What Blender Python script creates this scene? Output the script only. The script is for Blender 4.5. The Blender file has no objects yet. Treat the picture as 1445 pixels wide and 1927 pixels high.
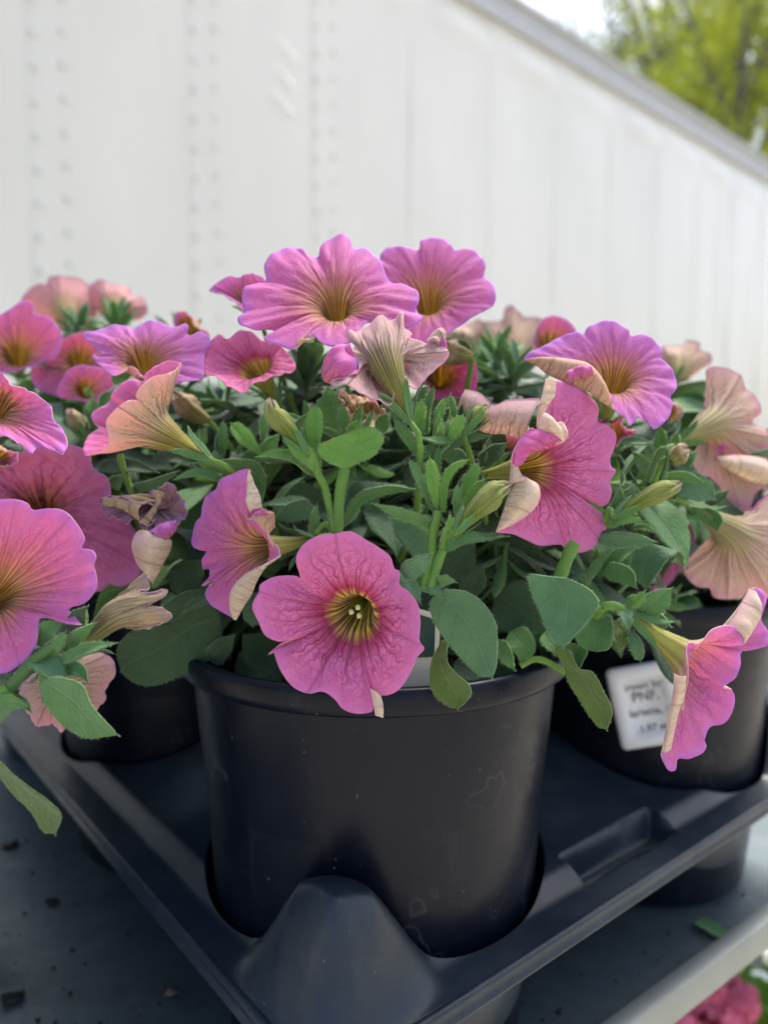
import bpy, math, random
import numpy as np
from mathutils import Vector, Matrix
random.seed(7); rng = np.random.default_rng(11)
S = bpy.context.scene; COL = S.collection
rad = math.radians
# ------------------------------------------------------------ camera, sky, sun, exposure
CZ = 1.15; PITCH = rad(4.43); FPX = 1400.0; CX, CY = 722.5, 963.5
cam_d = bpy.data.cameras.new('camera'); cam = bpy.data.objects.new('camera', cam_d); COL.objects.link(cam)
cam.location = (0, 0, CZ); cam.rotation_euler = (rad(90) - PITCH, 0, 0)
cam_d.sensor_fit = 'HORIZONTAL'; cam_d.sensor_width = 36.0; cam_d.lens = 36.0 * FPX / 1445.0
cam_d.clip_start = 0.01; cam_d.clip_end = 600
cam_d.dof.use_dof = True; cam_d.dof.focus_distance = 0.232; cam_d.dof.aperture_fstop = 9.0
S.camera = cam
W = bpy.data.worlds.new('World'); S.world = W; W.use_nodes = True
wn = W.node_tree; bg = wn.nodes['Background']
sky = wn.nodes.new('ShaderNodeTexSky'); sky.sky_type = 'NISHITA'; sky.sun_disc = False
SUN_EL, SUN_AZ = rad(64), rad(42)          # azimuth measured from +Y towards +X
sky.sun_elevation = SUN_EL; sky.sun_rotation = SUN_AZ
sky.air_density = 1.0; sky.dust_density = 5.0; sky.ozone_density = 1.0; sky.altitude = 100
bg.inputs['Strength'].default_value = 0.13
wn.links.new(sky.outputs[0], bg.inputs['Color'])
sd = bpy.data.lights.new('sun', 'SUN'); sun = bpy.data.objects.new('sun', sd); COL.objects.link(sun)
sd.energy = 1.5; sd.angle = rad(14); sd.color = (1.0, 0.97, 0.92)
sdir = Vector((math.cos(SUN_EL)*math.sin(SUN_AZ), math.cos(SUN_EL)*math.cos(SUN_AZ), math.sin(SUN_EL)))
sun.rotation_euler = sdir.to_track_quat('Z', 'Y').to_euler(); sun.location = (3, 4, 8)
S.view_settings.view_transform = 'Standard'; S.view_settings.look = 'None'
S.view_settings.gamma = 1.0; S.view_settings.use_curve_mapping = False
S.view_settings.exposure = 1.46
S.render.engine = 'CYCLES'
S.cycles.max_bounces = 8; S.cycles.transparent_max_bounces = 8
S.cycles.use_denoising = True

# ------------------------------------------------------------ helpers
RT = np.array([1.0, 0, 0]); UP = np.array([0, math.sin(PITCH), math.cos(PITCH)]); FW = np.array([0, math.cos(PITCH), -math.sin(PITCH)])
C0 = np.array([0, 0, CZ])
def P(px, py, d):
    return C0 + d * ((px - CX) / FPX * RT + (CY - py) / FPX * UP + FW)
def proj(p):
    q = np.asarray(p) - C0; d = q @ FW
    return CX + FPX * (q @ RT) / d, CY - FPX * (q @ UP) / d, d
CROPS = dict(f=(0,0,1), a=(0,430,2.89), b=(350,430,2.4083), c=(850,530,2.4286), d=(0,880,2.676), e=(340,840,2.89),
             g=(740,820,2.0496), h=(1000,1100,3.2472), m=(400,700,3.6125), n=(740,720,3.6125), o=(1060,780,3.7532),
             p=(740,980,2.89), q=(100,700,3.6125), r=(200,1000,2.89))
def CP(c, x, y, D, dd=0.0):
    ox, oy, s = CROPS[c]
    return P(ox + x / s, oy + y / s, D + dd * 0.001)
def cpx(c, D):            # metres per crop pixel at depth D
    return D / FPX / CROPS[c][2]

def tag(o, label=None, cat=None, group=None, kind=None):
    if label: o['label'] = label
    if cat: o['category'] = cat
    if group: o['group'] = group
    if kind: o['kind'] = kind
    return o
def empty(name, loc, label=None, cat=None, group=None):
    o = bpy.data.objects.new(name, None); COL.objects.link(o); o.location = loc; o.empty_display_size = 0.02
    return tag(o, label, cat, group)
def origin(o):
    v = Vector((0, 0, 0))
    while o is not None: v = v + o.location; o = o.parent
    return np.array(v)
def mesh_data(name, V, quads=None, tris=None, uv=None, mats=(), midx=None, smooth=True):
    me = bpy.data.meshes.new(name)
    V = np.asarray(V, dtype=np.float32)
    q = np.asarray(quads if quads is not None else np.zeros((0, 4)), dtype=np.int32).reshape(-1, 4)
    t = np.asarray(tris if tris is not None else np.zeros((0, 3)), dtype=np.int32).reshape(-1, 3)
    loops = np.concatenate([q.ravel(), t.ravel()])
    starts = np.concatenate([np.arange(len(q)) * 4, len(q) * 4 + np.arange(len(t)) * 3]).astype(np.int32)
    me.vertices.add(len(V)); me.vertices.foreach_set('co', V.ravel())
    me.loops.add(len(loops)); me.loops.foreach_set('vertex_index', loops.astype(np.int32))
    me.polygons.add(len(starts)); me.polygons.foreach_set('loop_start', starts)
    if uv is not None:
        l = me.uv_layers.new(name='UVMap'); l.data.foreach_set('uv', np.asarray(uv, dtype=np.float32)[loops].ravel())
    for m in mats: me.materials.append(m)
    if midx is not None: me.polygons.foreach_set('material_index', np.asarray(midx, dtype=np.int32))
    me.update(calc_edges=True)
    me.polygons.foreach_set('use_smooth', np.full(len(starts), bool(smooth)))
    return me
def mk(name, V, quads=None, tris=None, uv=None, mats=(), midx=None, parent=None, smooth=True, label=None, kind=None):
    V = np.asarray(V, dtype=float)
    if parent is not None: V = V - origin(parent)
    o = bpy.data.objects.new(name, mesh_data(name, V, quads, tris, uv, mats, midx, smooth)); COL.objects.link(o)
    if parent is not None: o.parent = parent
    tag(o, label=label, kind=kind)
    return o
class MB:                 # plain mesh builder for hard parts
    def __init__(s): s.V = []; s.F = []
    def add(s, V, F):
        k = len(s.V); s.V += [tuple(v) for v in V]; s.F += [tuple(i + k for i in f) for f in F]
    def box(s, c, size, ax=None, bev=0.0):
        c = np.array(c, float); h = np.array(size, float) / 2
        A = np.eye(3) if ax is None else np.array(ax, float)
        if bev <= 0:
            vs = [c + sum(A[i] * h[i] * sg[i] for i in range(3)) for sg in
                  [(-1,-1,-1),(1,-1,-1),(1,1,-1),(-1,1,-1),(-1,-1,1),(1,-1,1),(1,1,1),(-1,1,1)]]
            s.add(vs, [(3,2,1,0),(4,5,6,7),(0,1,5,4),(1,2,6,5),(2,3,7,6),(3,0,4,7)])
        else:              # chamfered in the two first axes and on top
            lay = []
            for z, ins in ((-h[2], bev), (-h[2]+bev, 0), (h[2]-bev, 0), (h[2], bev)):
                for (sx, sy) in ((-1,-1),(1,-1),(1,1),(-1,1)):
                    for k in (0, 1):
                        x, y = sx*(h[0]-ins), sy*(h[1]-ins)
                        first = (k == 0) ^ (sx*sy < 0)
                        if first: y -= sy*bev
                        else: x -= sx*bev
                        lay.append(c + A[0]*x + A[1]*y + A[2]*z)
            f = []
            for L in range(3):
                for i in range(8): f.append((L*8+i, L*8+(i+1)%8, (L+1)*8+(i+1)%8, (L+1)*8+i))
            f.append(tuple(range(7, -1, -1))); f.append(tuple(range(24, 32)))
            s.add(lay, f)
    def lathe(s, prof, c=(0,0,0), n=64, cap0=False, cap1=False):
        k = len(s.V); m = len(prof)
        for j in range(n):
            a = 2*math.pi*j/n
            for (r, z) in prof: s.V.append((c[0]+r*math.cos(a), c[1]+r*math.sin(a), c[2]+z))
        for j in range(n):
            for i in range(m-1):
                a0 = k+j*m+i; a1 = k+((j+1)%n)*m+i
                s.F.append((a0, a1, a1+1, a0+1))
        if cap0: s.F.append(tuple(k+j*m for j in range(n-1, -1, -1)))
        if cap1: s.F.append(tuple(k+j*m+m-1 for j in range(n)))
    def tube(s, pts, r, n=12):
        pts = [np.array(p, float) for p in pts]; k = len(s.V); m = len(pts)
        for i, p in enumerate(pts):
            t = pts[min(i+1, m-1)] - pts[max(i-1, 0)]; t /= np.linalg.norm(t)
            a = np.cross(t, [0, 0, 1]) if abs(t[2]) < .9 else np.cross(t, [1, 0, 0]); a /= np.linalg.norm(a); b = np.cross(t, a)
            ri = r[i] if hasattr(r, '__len__') else r
            for j in range(n):
                an = 2*math.pi*j/n; s.V.append(tuple(p + ri*(math.cos(an)*a + math.sin(an)*b)))
        for i in range(m-1):
            for j in range(n): s.F.append((k+i*n+j, k+i*n+(j+1)%n, k+(i+1)*n+(j+1)%n, k+(i+1)*n+j))
        s.F.append(tuple(k+j for j in range(n-1, -1, -1))); s.F.append(tuple(k+(m-1)*n+j for j in range(n)))
    def build(s, name, mat, parent=None, smooth=False, label=None, kind=None, auto=None):
        o0 = origin(parent) if parent is not None else np.zeros(3)
        me = bpy.data.meshes.new(name); me.from_pydata([tuple(np.array(v)-o0) for v in s.V], [], s.F)
        me.materials.append(mat); me.update()
        if smooth: me.polygons.foreach_set('use_smooth', [len(p.vertices) <= 4 for p in me.polygons])
        if auto: me.set_sharp_from_angle(angle=rad(auto))
        o = bpy.data.objects.new(name, me); COL.objects.link(o)
        if parent is not None: o.parent = parent
        tag(o, label=label, kind=kind)
        return o

# ------------------------------------------------------------ materials
class NT:
    def __init__(s, name):
        s.m = bpy.data.materials.new(name); s.m.use_nodes = True; s.t = s.m.node_tree
        s.bsdf = s.t.nodes['Principled BSDF']; s.out = s.t.nodes['Material Output']
    def n(s, t, **kw):
        nd = s.t.nodes.new(t)
        for k, v in kw.items(): setattr(nd, k, v)
        return nd
    def set(s, sock, v):
        if isinstance(v, bpy.types.NodeSocket): s.t.links.new(v, sock)
        elif v is not None:
            if hasattr(sock.default_value, '__len__') and len(sock.default_value) == 4 and len(v) == 3: v = (*v, 1)
            sock.default_value = v
    def math(s, op, a, b=None, c=None, clamp=False):
        nd = s.n('ShaderNodeMath', operation=op, use_clamp=clamp)
        s.set(nd.inputs[0], a)
        if b is not None: s.set(nd.inputs[1], b)
        if c is not None: s.set(nd.inputs[2], c)
        return nd.outputs[0]
    def mix(s, f, a, b, mode='MIX'):
        nd = s.n('ShaderNodeMix', data_type='RGBA', blend_type=mode)
        s.set(nd.inputs[0], f); s.set(nd.inputs[6], a); s.set(nd.inputs[7], b)
        return nd.outputs[2]
    def noise(s, vec, scale, detail=3, rough=.5, dim='3D', dist=0):
        nd = s.n('ShaderNodeTexNoise', noise_dimensions=dim)
        if vec is not None: s.set(nd.inputs['Vector'], vec)
        nd.inputs['Scale'].default_value = scale; nd.inputs['Detail'].default_value = detail; nd.inputs['Roughness'].default_value = rough
        nd.inputs['Distortion'].default_value = dist
        return nd.outputs['Fac']
    def ramp(s, f, stops, interp='LINEAR'):
        nd = s.n('ShaderNodeValToRGB'); r = nd.color_ramp; r.interpolation = interp
        while len(r.elements) < len(stops): r.elements.new(0.5)
        for e, (p, c) in zip(r.elements, stops): e.position = p; e.color = (*c, 1) if len(c) == 3 else c
        s.set(nd.inputs[0], f); return nd.outputs[0]
    def rng(s, v, a, b, c=0.0, d=1.0, smooth=False):
        nd = s.n('ShaderNodeMapRange', interpolation_type='SMOOTHSTEP' if smooth else 'LINEAR')
        s.set(nd.inputs[0], v); s.set(nd.inputs[1], a); s.set(nd.inputs[2], b); nd.inputs[3].default_value = c; nd.inputs[4].default_value = d
        return nd.outputs[0]
    def obj(s): return s.n('ShaderNodeTexCoord').outputs['Object']
    def geo(s): return s.n('ShaderNodeNewGeometry').outputs['Position']
    def uv(s): return s.n('ShaderNodeTexCoord').outputs['UV']
    def map(s, v, scale=(1,1,1), loc=(0,0,0), rot=(0,0,0)):
        nd = s.n('ShaderNodeMapping'); s.set(nd.inputs[0], v)
        nd.inputs[1].default_value = loc; nd.inputs[2].default_value = rot; nd.inputs[3].default_value = scale
        return nd.outputs[0]
    def comb(s, x, y, z=0.0):
        nd = s.n('ShaderNodeCombineXYZ'); s.set(nd.inputs[0], x); s.set(nd.inputs[1], y); s.set(nd.inputs[2], z); return nd.outputs[0]
    def sep(s, v):
        nd = s.n('ShaderNodeSeparateXYZ'); s.set(nd.inputs[0], v); return nd.outputs
    def bump(s, h, strength=.3, dist=.001):
        nd = s.n('ShaderNodeBump'); nd.inputs['Strength'].default_value = strength; nd.inputs['Distance'].default_value = dist
        s.set(nd.inputs['Height'], h); s.t.links.new(nd.outputs[0], s.bsdf.inputs['Normal']); return nd.outputs[0]
    def P(s, **kw):
        for k, v in kw.items(): s.set(s.bsdf.inputs[{'base':'Base Color','rough':'Roughness','metal':'Metallic','spec':'Specular IOR Level','coat':'Coat Weight','sheen':'Sheen Weight'}[k]], v)
        return s
    def translucent(s, fac, col, nrm=None):
        tr = s.n('ShaderNodeBsdfTranslucent'); s.set(tr.inputs['Color'], col)
        if nrm is not None: s.t.links.new(nrm, tr.inputs['Normal'])
        mx = s.n('ShaderNodeMixShader'); mx.inputs[0].default_value = fac
        s.t.links.new(s.bsdf.outputs[0], mx.inputs[1]); s.t.links.new(tr.outputs[0], mx.inputs[2]); s.t.links.new(mx.outputs[0], s.out.inputs[0])

def vein_masks(k, f0=5.0, wdt=1.0):
    """veins of constant width that fork as they run outward; u counts lobes, r runs tube -1 .. throat 0 .. margin 1"""
    u, r, _ = k.sep(k.uv())
    def nz(sx, sy, off):
        t = k.n('ShaderNodeTexNoise', noise_dimensions='2D'); k.set(t.inputs['Vector'], k.comb(k.math('MULTIPLY_ADD', u, sx, off), k.math('MULTIPLY', r, sy)))
        t.inputs['Scale'].default_value = 1.0; t.inputs['Detail'].default_value = 2; return k.math('SUBTRACT', t.outputs['Fac'], .5)
    n1, n2, n3 = nz(5, 5, 0), nz(13, 11, 7.3), nz(3, 3, 19); n4, n5 = nz(7, 7, 31), nz(11, 9, 43)
    rp = k.math('MAXIMUM', r, 0.0)
    uu = k.math('ADD', u, k.math('ADD', k.math('MULTIPLY', n1, k.math('MULTIPLY', rp, .20)), k.math('MULTIPLY', n2, k.math('MULTIPLY_ADD', rp, .030, .008))))
    span = k.math('MULTIPLY_ADD', rp, 24.0, 6.0)
    def lines(f, a, b, c, d, ph=0.0, dn=None, am=.12):
        u2 = uu if dn is None else k.math('ADD', uu, k.math('MULTIPLY', dn, k.math('MULTIPLY', rp, am)))
        fr = k.math('ABSOLUTE', k.math('SUBTRACT', k.math('FRACT', k.math('MULTIPLY_ADD', u2, f, ph)), .5))
        dist = k.math('MULTIPLY', k.math('DIVIDE', fr, f), span)
        l = k.rng(dist, .07*wdt, .25*wdt, 1, 0)
        rr = k.math('ADD', r, k.math('MULTIPLY', n3, .35))
        return k.math('MULTIPLY', k.math('MULTIPLY', l, k.rng(rr, a, b, 0, 1)), k.rng(rr, c, d, 1, 0))
    l1 = lines(f0, -.6, -.3, .75, 1.05); l2 = lines(f0*1.6, .02, .22, .6, .98, .27, n4, .18); l3 = lines(f0*2.7, .3, .55, .7, 1.0, .13, n5, .2)
    fan = k.math('MAXIMUM', lines(7.0, -.9, -.6, .10, .40, .4), lines(3.0, -1.0, -.9, .15, .5, .5))
    k.tube_lines = k.math('MAXIMUM', lines(2.0, -1.2, -1.0, .1, .5, .5), k.math('MULTIPLY', lines(4.0, -.55, -.3, .1, .5, .25), .8))
    v = k.n('ShaderNodeTexVoronoi', voronoi_dimensions='2D', feature='DISTANCE_TO_EDGE')
    k.set(v.inputs['Vector'], k.comb(k.math('MULTIPLY', uu, 13.0), k.math('MULTIPLY', r, 9.0))); v.inputs['Scale'].default_value = 1.0
    net = k.math('MULTIPLY', k.rng(v.outputs['Distance'], .02, .11, 1, 0), k.math('MULTIPLY', k.rng(r, .1, .4, 0, .55), k.rng(r, .75, 1.0, 1, .2)))
    fr = k.math('ABSOLUTE', k.math('SUBTRACT', k.math('FRACT', u), .5))
    mid = k.rng(k.math('MULTIPLY', fr, span), .10, .42, 1, 0)
    major = k.math('MAXIMUM', l1, k.math('MULTIPLY', l2, .85)); minor = k.math('MAXIMUM', k.math('MULTIPLY', l3, .6), net)
    return u, r, mid, major, minor, fan

def petal_inner(name, throat, edge1, pink, rim, vein, dark, vs=.55, tr=.5, e1=.61, e2=.76):
    k = NT(name); u, r, mid, major, minor, fan = vein_masks(k)
    nz = k.noise(k.uv(), 3.0, 3, .6)
    r01 = k.math('ADD', k.math('MULTIPLY_ADD', r, .5, .5), k.math('MULTIPLY', k.math('SUBTRACT', nz, .5), .10))
    col = k.ramp(r01, [(0, throat), (.52, throat), (e1, edge1), (e2, pink), (.92, pink), (1.0, rim)])
    lines = k.math('MAXIMUM', major, minor)
    lines = k.math('MULTIPLY', lines, k.rng(r, .45, 1.0, 1, .35))
    lines = k.math('MAXIMUM', lines, fan)
    lines = k.math('MAXIMUM', lines, k.math('MULTIPLY', mid, k.rng(r, .2, 1.0, .9, .35)))
    vcol = k.mix(k.rng(r, -.1, .45, 0, 1), dark, vein)
    col = k.mix(k.math('MULTIPLY', lines, k.rng(r, 0.0, .6, .92, vs)), col, vcol)
    blotch = k.noise(k.obj(), 260, 2, .6)
    col = k.mix(k.rng(blotch, .35, .7, 0, .22), col, k.mix(.5, col, (.95, .55, .80)))
    h = k.math('ADD', k.math('MULTIPLY', lines, -.6), k.math('ADD', k.noise(k.obj(), 900, 2, .6), k.math('MULTIPLY', k.noise(k.obj(), 160, 3), 2.0)))
    k.P(base=col, rough=.6, spec=.22, sheen=.15)
    nb = k.bump(h, .35, .0004)
    k.translucent(tr, col, nb)
    return k.m
def petal_outer(name, tube, base, rim, vein, vs=.6, tr=.5):
    k = NT(name); u, r, mid, major, minor, fan = vein_masks(k, 5.0, 1.25)
    r01 = k.math('MULTIPLY_ADD', r, .5, .5)
    nz = k.noise(k.uv(), 3.5, 3, .6); r01 = k.math('ADD', r01, k.math('MULTIPLY', k.math('SUBTRACT', nz, .5), .14))
    col = k.ramp(r01, [(0, tube), (.42, tube), (.62, base), (.86, base), (1.0, rim)])
    lines = k.math('MAXIMUM', k.math('MULTIPLY', major, .9), k.math('MULTIPLY', minor, .65))
    lines = k.math('MULTIPLY', lines, k.rng(r, .3, .98, 1, .3))
    lines = k.math('MAXIMUM', lines, k.math('MULTIPLY', k.tube_lines, .9))
    lines = k.math('MAXIMUM', lines, k.math('MULTIPLY', mid, .8))
    col = k.mix(k.math('MULTIPLY', lines, vs), col, vein)
    k.P(base=col, rough=.65, spec=.2, sheen=.2)
    nb = k.bump(k.math('ADD', lines, k.noise(k.obj(), 700, 2)), .3, .0004)
    k.translucent(tr, col, nb)
    return k.m
DARKV = (.045, .008, .012)
IN = dict(
  pink=petal_inner('petal_pink_inner', (.74,.54,.05), (.50,.035,.13), (.80,.21,.50), (.82,.25,.60), (.34,.008,.08), DARKV, vs=.85),
  magenta=petal_inner('petal_magenta_inner', (.66,.42,.10), (.72,.27,.26), (.74,.20,.52), (.64,.22,.72), (.44,.04,.20), (.16,.04,.02), vs=.66, e1=.64, e2=.82),
  lilac=petal_inner('petal_lilac_inner', (.66,.43,.12), (.70,.28,.30), (.69,.21,.60), (.58,.23,.76), (.40,.05,.24), (.18,.05,.03), vs=.6, e1=.64, e2=.82),
  mauve=petal_inner('petal_mauve_inner', (.30,.08,.03), (.40,.09,.12), (.52,.14,.33), (.46,.16,.44), (.26,.02,.11), DARKV, vs=.55),
  peach=petal_inner('petal_peach_inner', (.62,.42,.14), (.70,.36,.26), (.74,.36,.42), (.70,.32,.52), (.5,.18,.16), (.4,.16,.1), vs=.3),  # on the blurred rear blooms, light shining through is put into this peach
  wilt=petal_inner('petal_wilted_inner', (.34,.18,.03), (.40,.20,.12), (.46,.28,.34), (.44,.27,.58), (.2,.08,.14), (.10,.04,.02), vs=.5),
  deep=petal_inner('petal_deep_inner', (.60,.28,.05), (.58,.09,.14), (.62,.10,.36), (.56,.10,.44), (.34,.02,.14), (.12,.03,.02), vs=.45))
OUT = dict(
  peach=petal_outer('petal_peach_outer', (.48,.50,.09), (.78,.52,.34), (.82,.50,.44), (.20,.055,.06)),
  tan=petal_outer('petal_tan_outer', (.50,.47,.08), (.82,.66,.38), (.84,.58,.46), (.17,.06,.05), vs=.85),
  pale=petal_outer('petal_pale_outer', (.38,.37,.08), (.70,.50,.42), (.72,.46,.50), (.12,.04,.06), vs=.8),
  blush=petal_outer('petal_blush_outer', (.56,.54,.22), (.76,.60,.42), (.70,.44,.46), (.26,.10,.12), vs=.75),
  blush2=petal_outer('petal_rose_outer', (.60,.46,.20), (.76,.44,.40), (.72,.36,.50), (.40,.14,.2), vs=.4),
  cream=petal_outer('petal_cream_outer', (.56,.60,.14), (.87,.75,.58), (.86,.62,.60), (.34,.13,.10), vs=.5),
  wilt=petal_outer('petal_wilted_outer', (.38,.36,.12), (.60,.48,.28), (.54,.38,.36), (.14,.06,.06), vs=.7),
  green=petal_outer('bud_green_outer', (.30,.42,.06), (.45,.50,.14), (.52,.38,.34), (.10,.06,.03), vs=.7))
def simple(name, col, rough=.5, spec=.3, metal=0.0, noise=0, ns=40, bump=0, bs=300, bd=.0005, tr=0, trc=None):
    k = NT(name)
    c = col
    if noise:
        f = k.noise(k.obj(), ns, 4, .6)
        c = k.mix(f, tuple(x*(1-noise) for x in col), tuple(min(1, x*(1+noise)) for x in col))
    k.P(base=c, rough=rough, spec=spec, metal=metal)
    nb = k.bump(k.noise(k.obj(), bs, 3), bump, bd) if bump else None
    if tr: k.translucent(tr, trc or c, nb)
    return k.m
M_EDGE = simple('petal_edge', (.80,.52,.50), .6, .2, tr=.4)
def leafmat(name, c1, c2, veinc, tr=.28):
    k = NT(name); u, v, _ = k.sep(k.uv())
    au = k.math('ABSOLUTE', u)
    midr = k.rng(au, .02, .07, 1, 0)
    side = k.math('ABSOLUTE', k.math('SUBTRACT', k.math('FRACT', k.math('SUBTRACT', k.math('MULTIPLY', v, 5.0), k.math('MULTIPLY', au, 1.1))), .5))
    side = k.math('MULTIPLY', k.rng(side, .0, .05, 1, 0), .5)
    lines = k.math('MAXIMUM', midr, side)
    f = k.noise(k.obj(), 120, 4, .65)
    oi = k.n('ShaderNodeObjectInfo').outputs['Random']
    f = k.math('ADD', k.math('MULTIPLY_ADD', k.rng(f, .3, .7), .75, -.05), k.math('MULTIPLY', oi, .35))
    col = k.mix(f, c1, c2)
    col = k.mix(k.math('MULTIPLY', lines, .45), col, veinc)
    fine = k.noise(k.obj(), 1500, 2, .5)
    col = k.mix(k.rng(fine, .55, .72, 0, .4), col, veinc)
    k.P(base=col, rough=.62, spec=.25, sheen=.4)
    nb = k.bump(k.math('ADD', k.math('MULTIPLY', lines, -1.0), k.math('MULTIPLY', k.noise(k.obj(), 420, 4, .7), 1.6)), .6, .0009)
    k.translucent(tr, k.mix(.5, col, (.22, .36, .03)), nb)
    return k.m
LEAF = dict(
  bright=leafmat('leaf_bright_green', (.12,.31,.045), (.20,.42,.075), (.24,.42,.12), .34),
  mid=leafmat('leaf_mid_green', (.072,.205,.052), (.135,.295,.085), (.16,.30,.12)),
  teal=leafmat('leaf_blue_green', (.066,.17,.070), (.12,.25,.105), (.17,.29,.17), .22),
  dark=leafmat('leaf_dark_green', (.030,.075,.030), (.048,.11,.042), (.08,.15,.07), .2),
  olive=leafmat('leaf_olive_green', (.10,.17,.035), (.15,.23,.05), (.2,.3,.1), .34))
M_HAIR = simple('plant_hair', (.40,.52,.28), .5, .3, tr=.5)
M_STEM = simple('stem_green', (.13,.26,.045), .55, .3, noise=.25, ns=90, bump=.3, bs=900, tr=.12)
M_STEMD = simple('stem_dull_green', (.07,.15,.045), .55, .3, noise=.25, ns=90, bump=.3, bs=900, tr=.1)
M_DRY = simple('dried_petal', (.30,.22,.17), .8, .1, noise=.5, ns=250, bump=.6, bs=500, tr=.2)
M_POLLEN = simple('pollen', (.62,.58,.28), .8, .1, noise=.2, ns=900, bump=.6, bs=2500)
# ------------------------------------------------------------ plant builders
def unit(v): v = np.asarray(v, float); return v / (np.linalg.norm(v) + 1e-12)
def catmull(pts, n, closed=False, power=1.0):
    """n samples spread by arc length along a Catmull-Rom curve through pts (any dimension)"""
    p = np.asarray(pts, float); K = len(p)
    if K == 2 and not closed: p = np.array([p[0], (p[0]+p[1])/2, p[1]]); K = 3
    if closed: q = np.vstack([p[-1], p, p[0], p[1]]); segs = K
    else: q = np.vstack([2*p[0]-p[1], p, 2*p[-1]-p[-2]]); segs = K-1
    sub = 14; t = np.linspace(0, 1, sub, endpoint=False)[:, None]; out = []; kk = []
    for i in range(segs):
        a, b, c, d = q[i], q[i+1], q[i+2], q[i+3]
        out.append(.5*((2*b)+(-a+c)*t+(2*a-5*b+4*c-d)*t**2+(-a+3*b-3*c+d)*t**3)); kk.append(i+t[:, 0])
    out = np.vstack(out); kk = np.concatenate(kk)
    out = np.vstack([out, p[0] if closed else p[-1]]); kk = np.append(kk, segs)
    L = np.concatenate([[0], np.cumsum(np.linalg.norm(np.diff(out[:, :3] if out.shape[1] >= 3 else out, axis=0), axis=1))])
    s = np.linspace(0, L[-1], n, endpoint=not closed)
    r = np.stack([np.interp(s, L, out[:, j]) for j in range(out.shape[1])], 1)
    return r, np.interp(s, L, kk)
def sheet(Pg, closed, th, UV, flip=False, m_in=0, m_out=1, m_edge=2, edge_v0=False):
    """two-sided sheet with thickness from a grid Pg[nu, nv, 3]"""
    nu, nv = Pg.shape[:2]
    if closed: du = np.roll(Pg, -1, 0) - np.roll(Pg, 1, 0)
    else: du = np.gradient(Pg, axis=0)
    dv = np.gradient(Pg, axis=1); N = np.cross(du, dv); N /= (np.linalg.norm(N, axis=2, keepdims=True) + 1e-12)
    if flip: N = -N
    A = Pg + N*th/2; B = Pg - N*th/2
    V = np.vstack([A.reshape(-1, 3), B.reshape(-1, 3)]); uv = np.vstack([UV.reshape(-1, 2)]*2); off = nu*nv
    I = np.arange(nu if closed else nu-1); J = np.arange(nv-1); ii, jj = np.meshgrid(I, J, indexing='ij'); i2 = (ii+1) % nu
    a = (ii*nv+jj).ravel(); b = (i2*nv+jj).ravel(); c = (i2*nv+jj+1).ravel(); d = (ii*nv+jj+1).ravel()
    qa = np.stack([a, b, c, d], 1); qb = np.stack([d, c, b, a], 1)+off
    if flip: qa = qa[:, ::-1]; qb = qb[:, ::-1]
    Q = [qa, qb]; M = [np.full(len(qa), m_in), np.full(len(qb), m_out)]
    def strip(x, y):
        s = np.stack([x, y, y+off, x+off], 1); Q.append(s); M.append(np.full(len(s), m_edge))
    strip((I*nv+nv-1), (((I+1) % nu)*nv+nv-1))
    if edge_v0: strip((I*nv), (((I+1) % nu)*nv))
    if not closed: strip(J, J+1); strip((nu-1)*nv+J, (nu-1)*nv+J+1)
    return V, np.vstack(Q), uv, np.concatenate(M), N
def hairs(base, direction, length, width=.00010, jit=.35):
    n = len(base); d = direction + rng.normal(0, jit, (n, 3)); d /= np.linalg.norm(d, axis=1, keepdims=True)
    w = np.cross(d, rng.normal(0, 1, (n, 3))); w /= np.linalg.norm(w, axis=1, keepdims=True)
    L = (length*rng.uniform(.5, 1.15, n))[:, None]
    V = np.empty((n*3, 3)); V[0::3] = base-w*width/2; V[1::3] = base+w*width/2; V[2::3] = base+d*L
    return V, np.arange(n*3).reshape(-1, 3)
def addhair(V, Q, uv, M, sets, mi):
    T = []; VV = [V]; k = len(V)
    for (b, d, l) in sets:
        hv, ht = hairs(b, d, l); VV.append(hv); T.append(ht+k); k += len(hv)
    V = np.vstack(VV); T = np.vstack(T); uv = np.vstack([uv, np.zeros((len(V)-len(uv), 2))]); M = np.concatenate([M, np.full(len(T), mi)])
    return V, Q, T, uv, M

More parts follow.
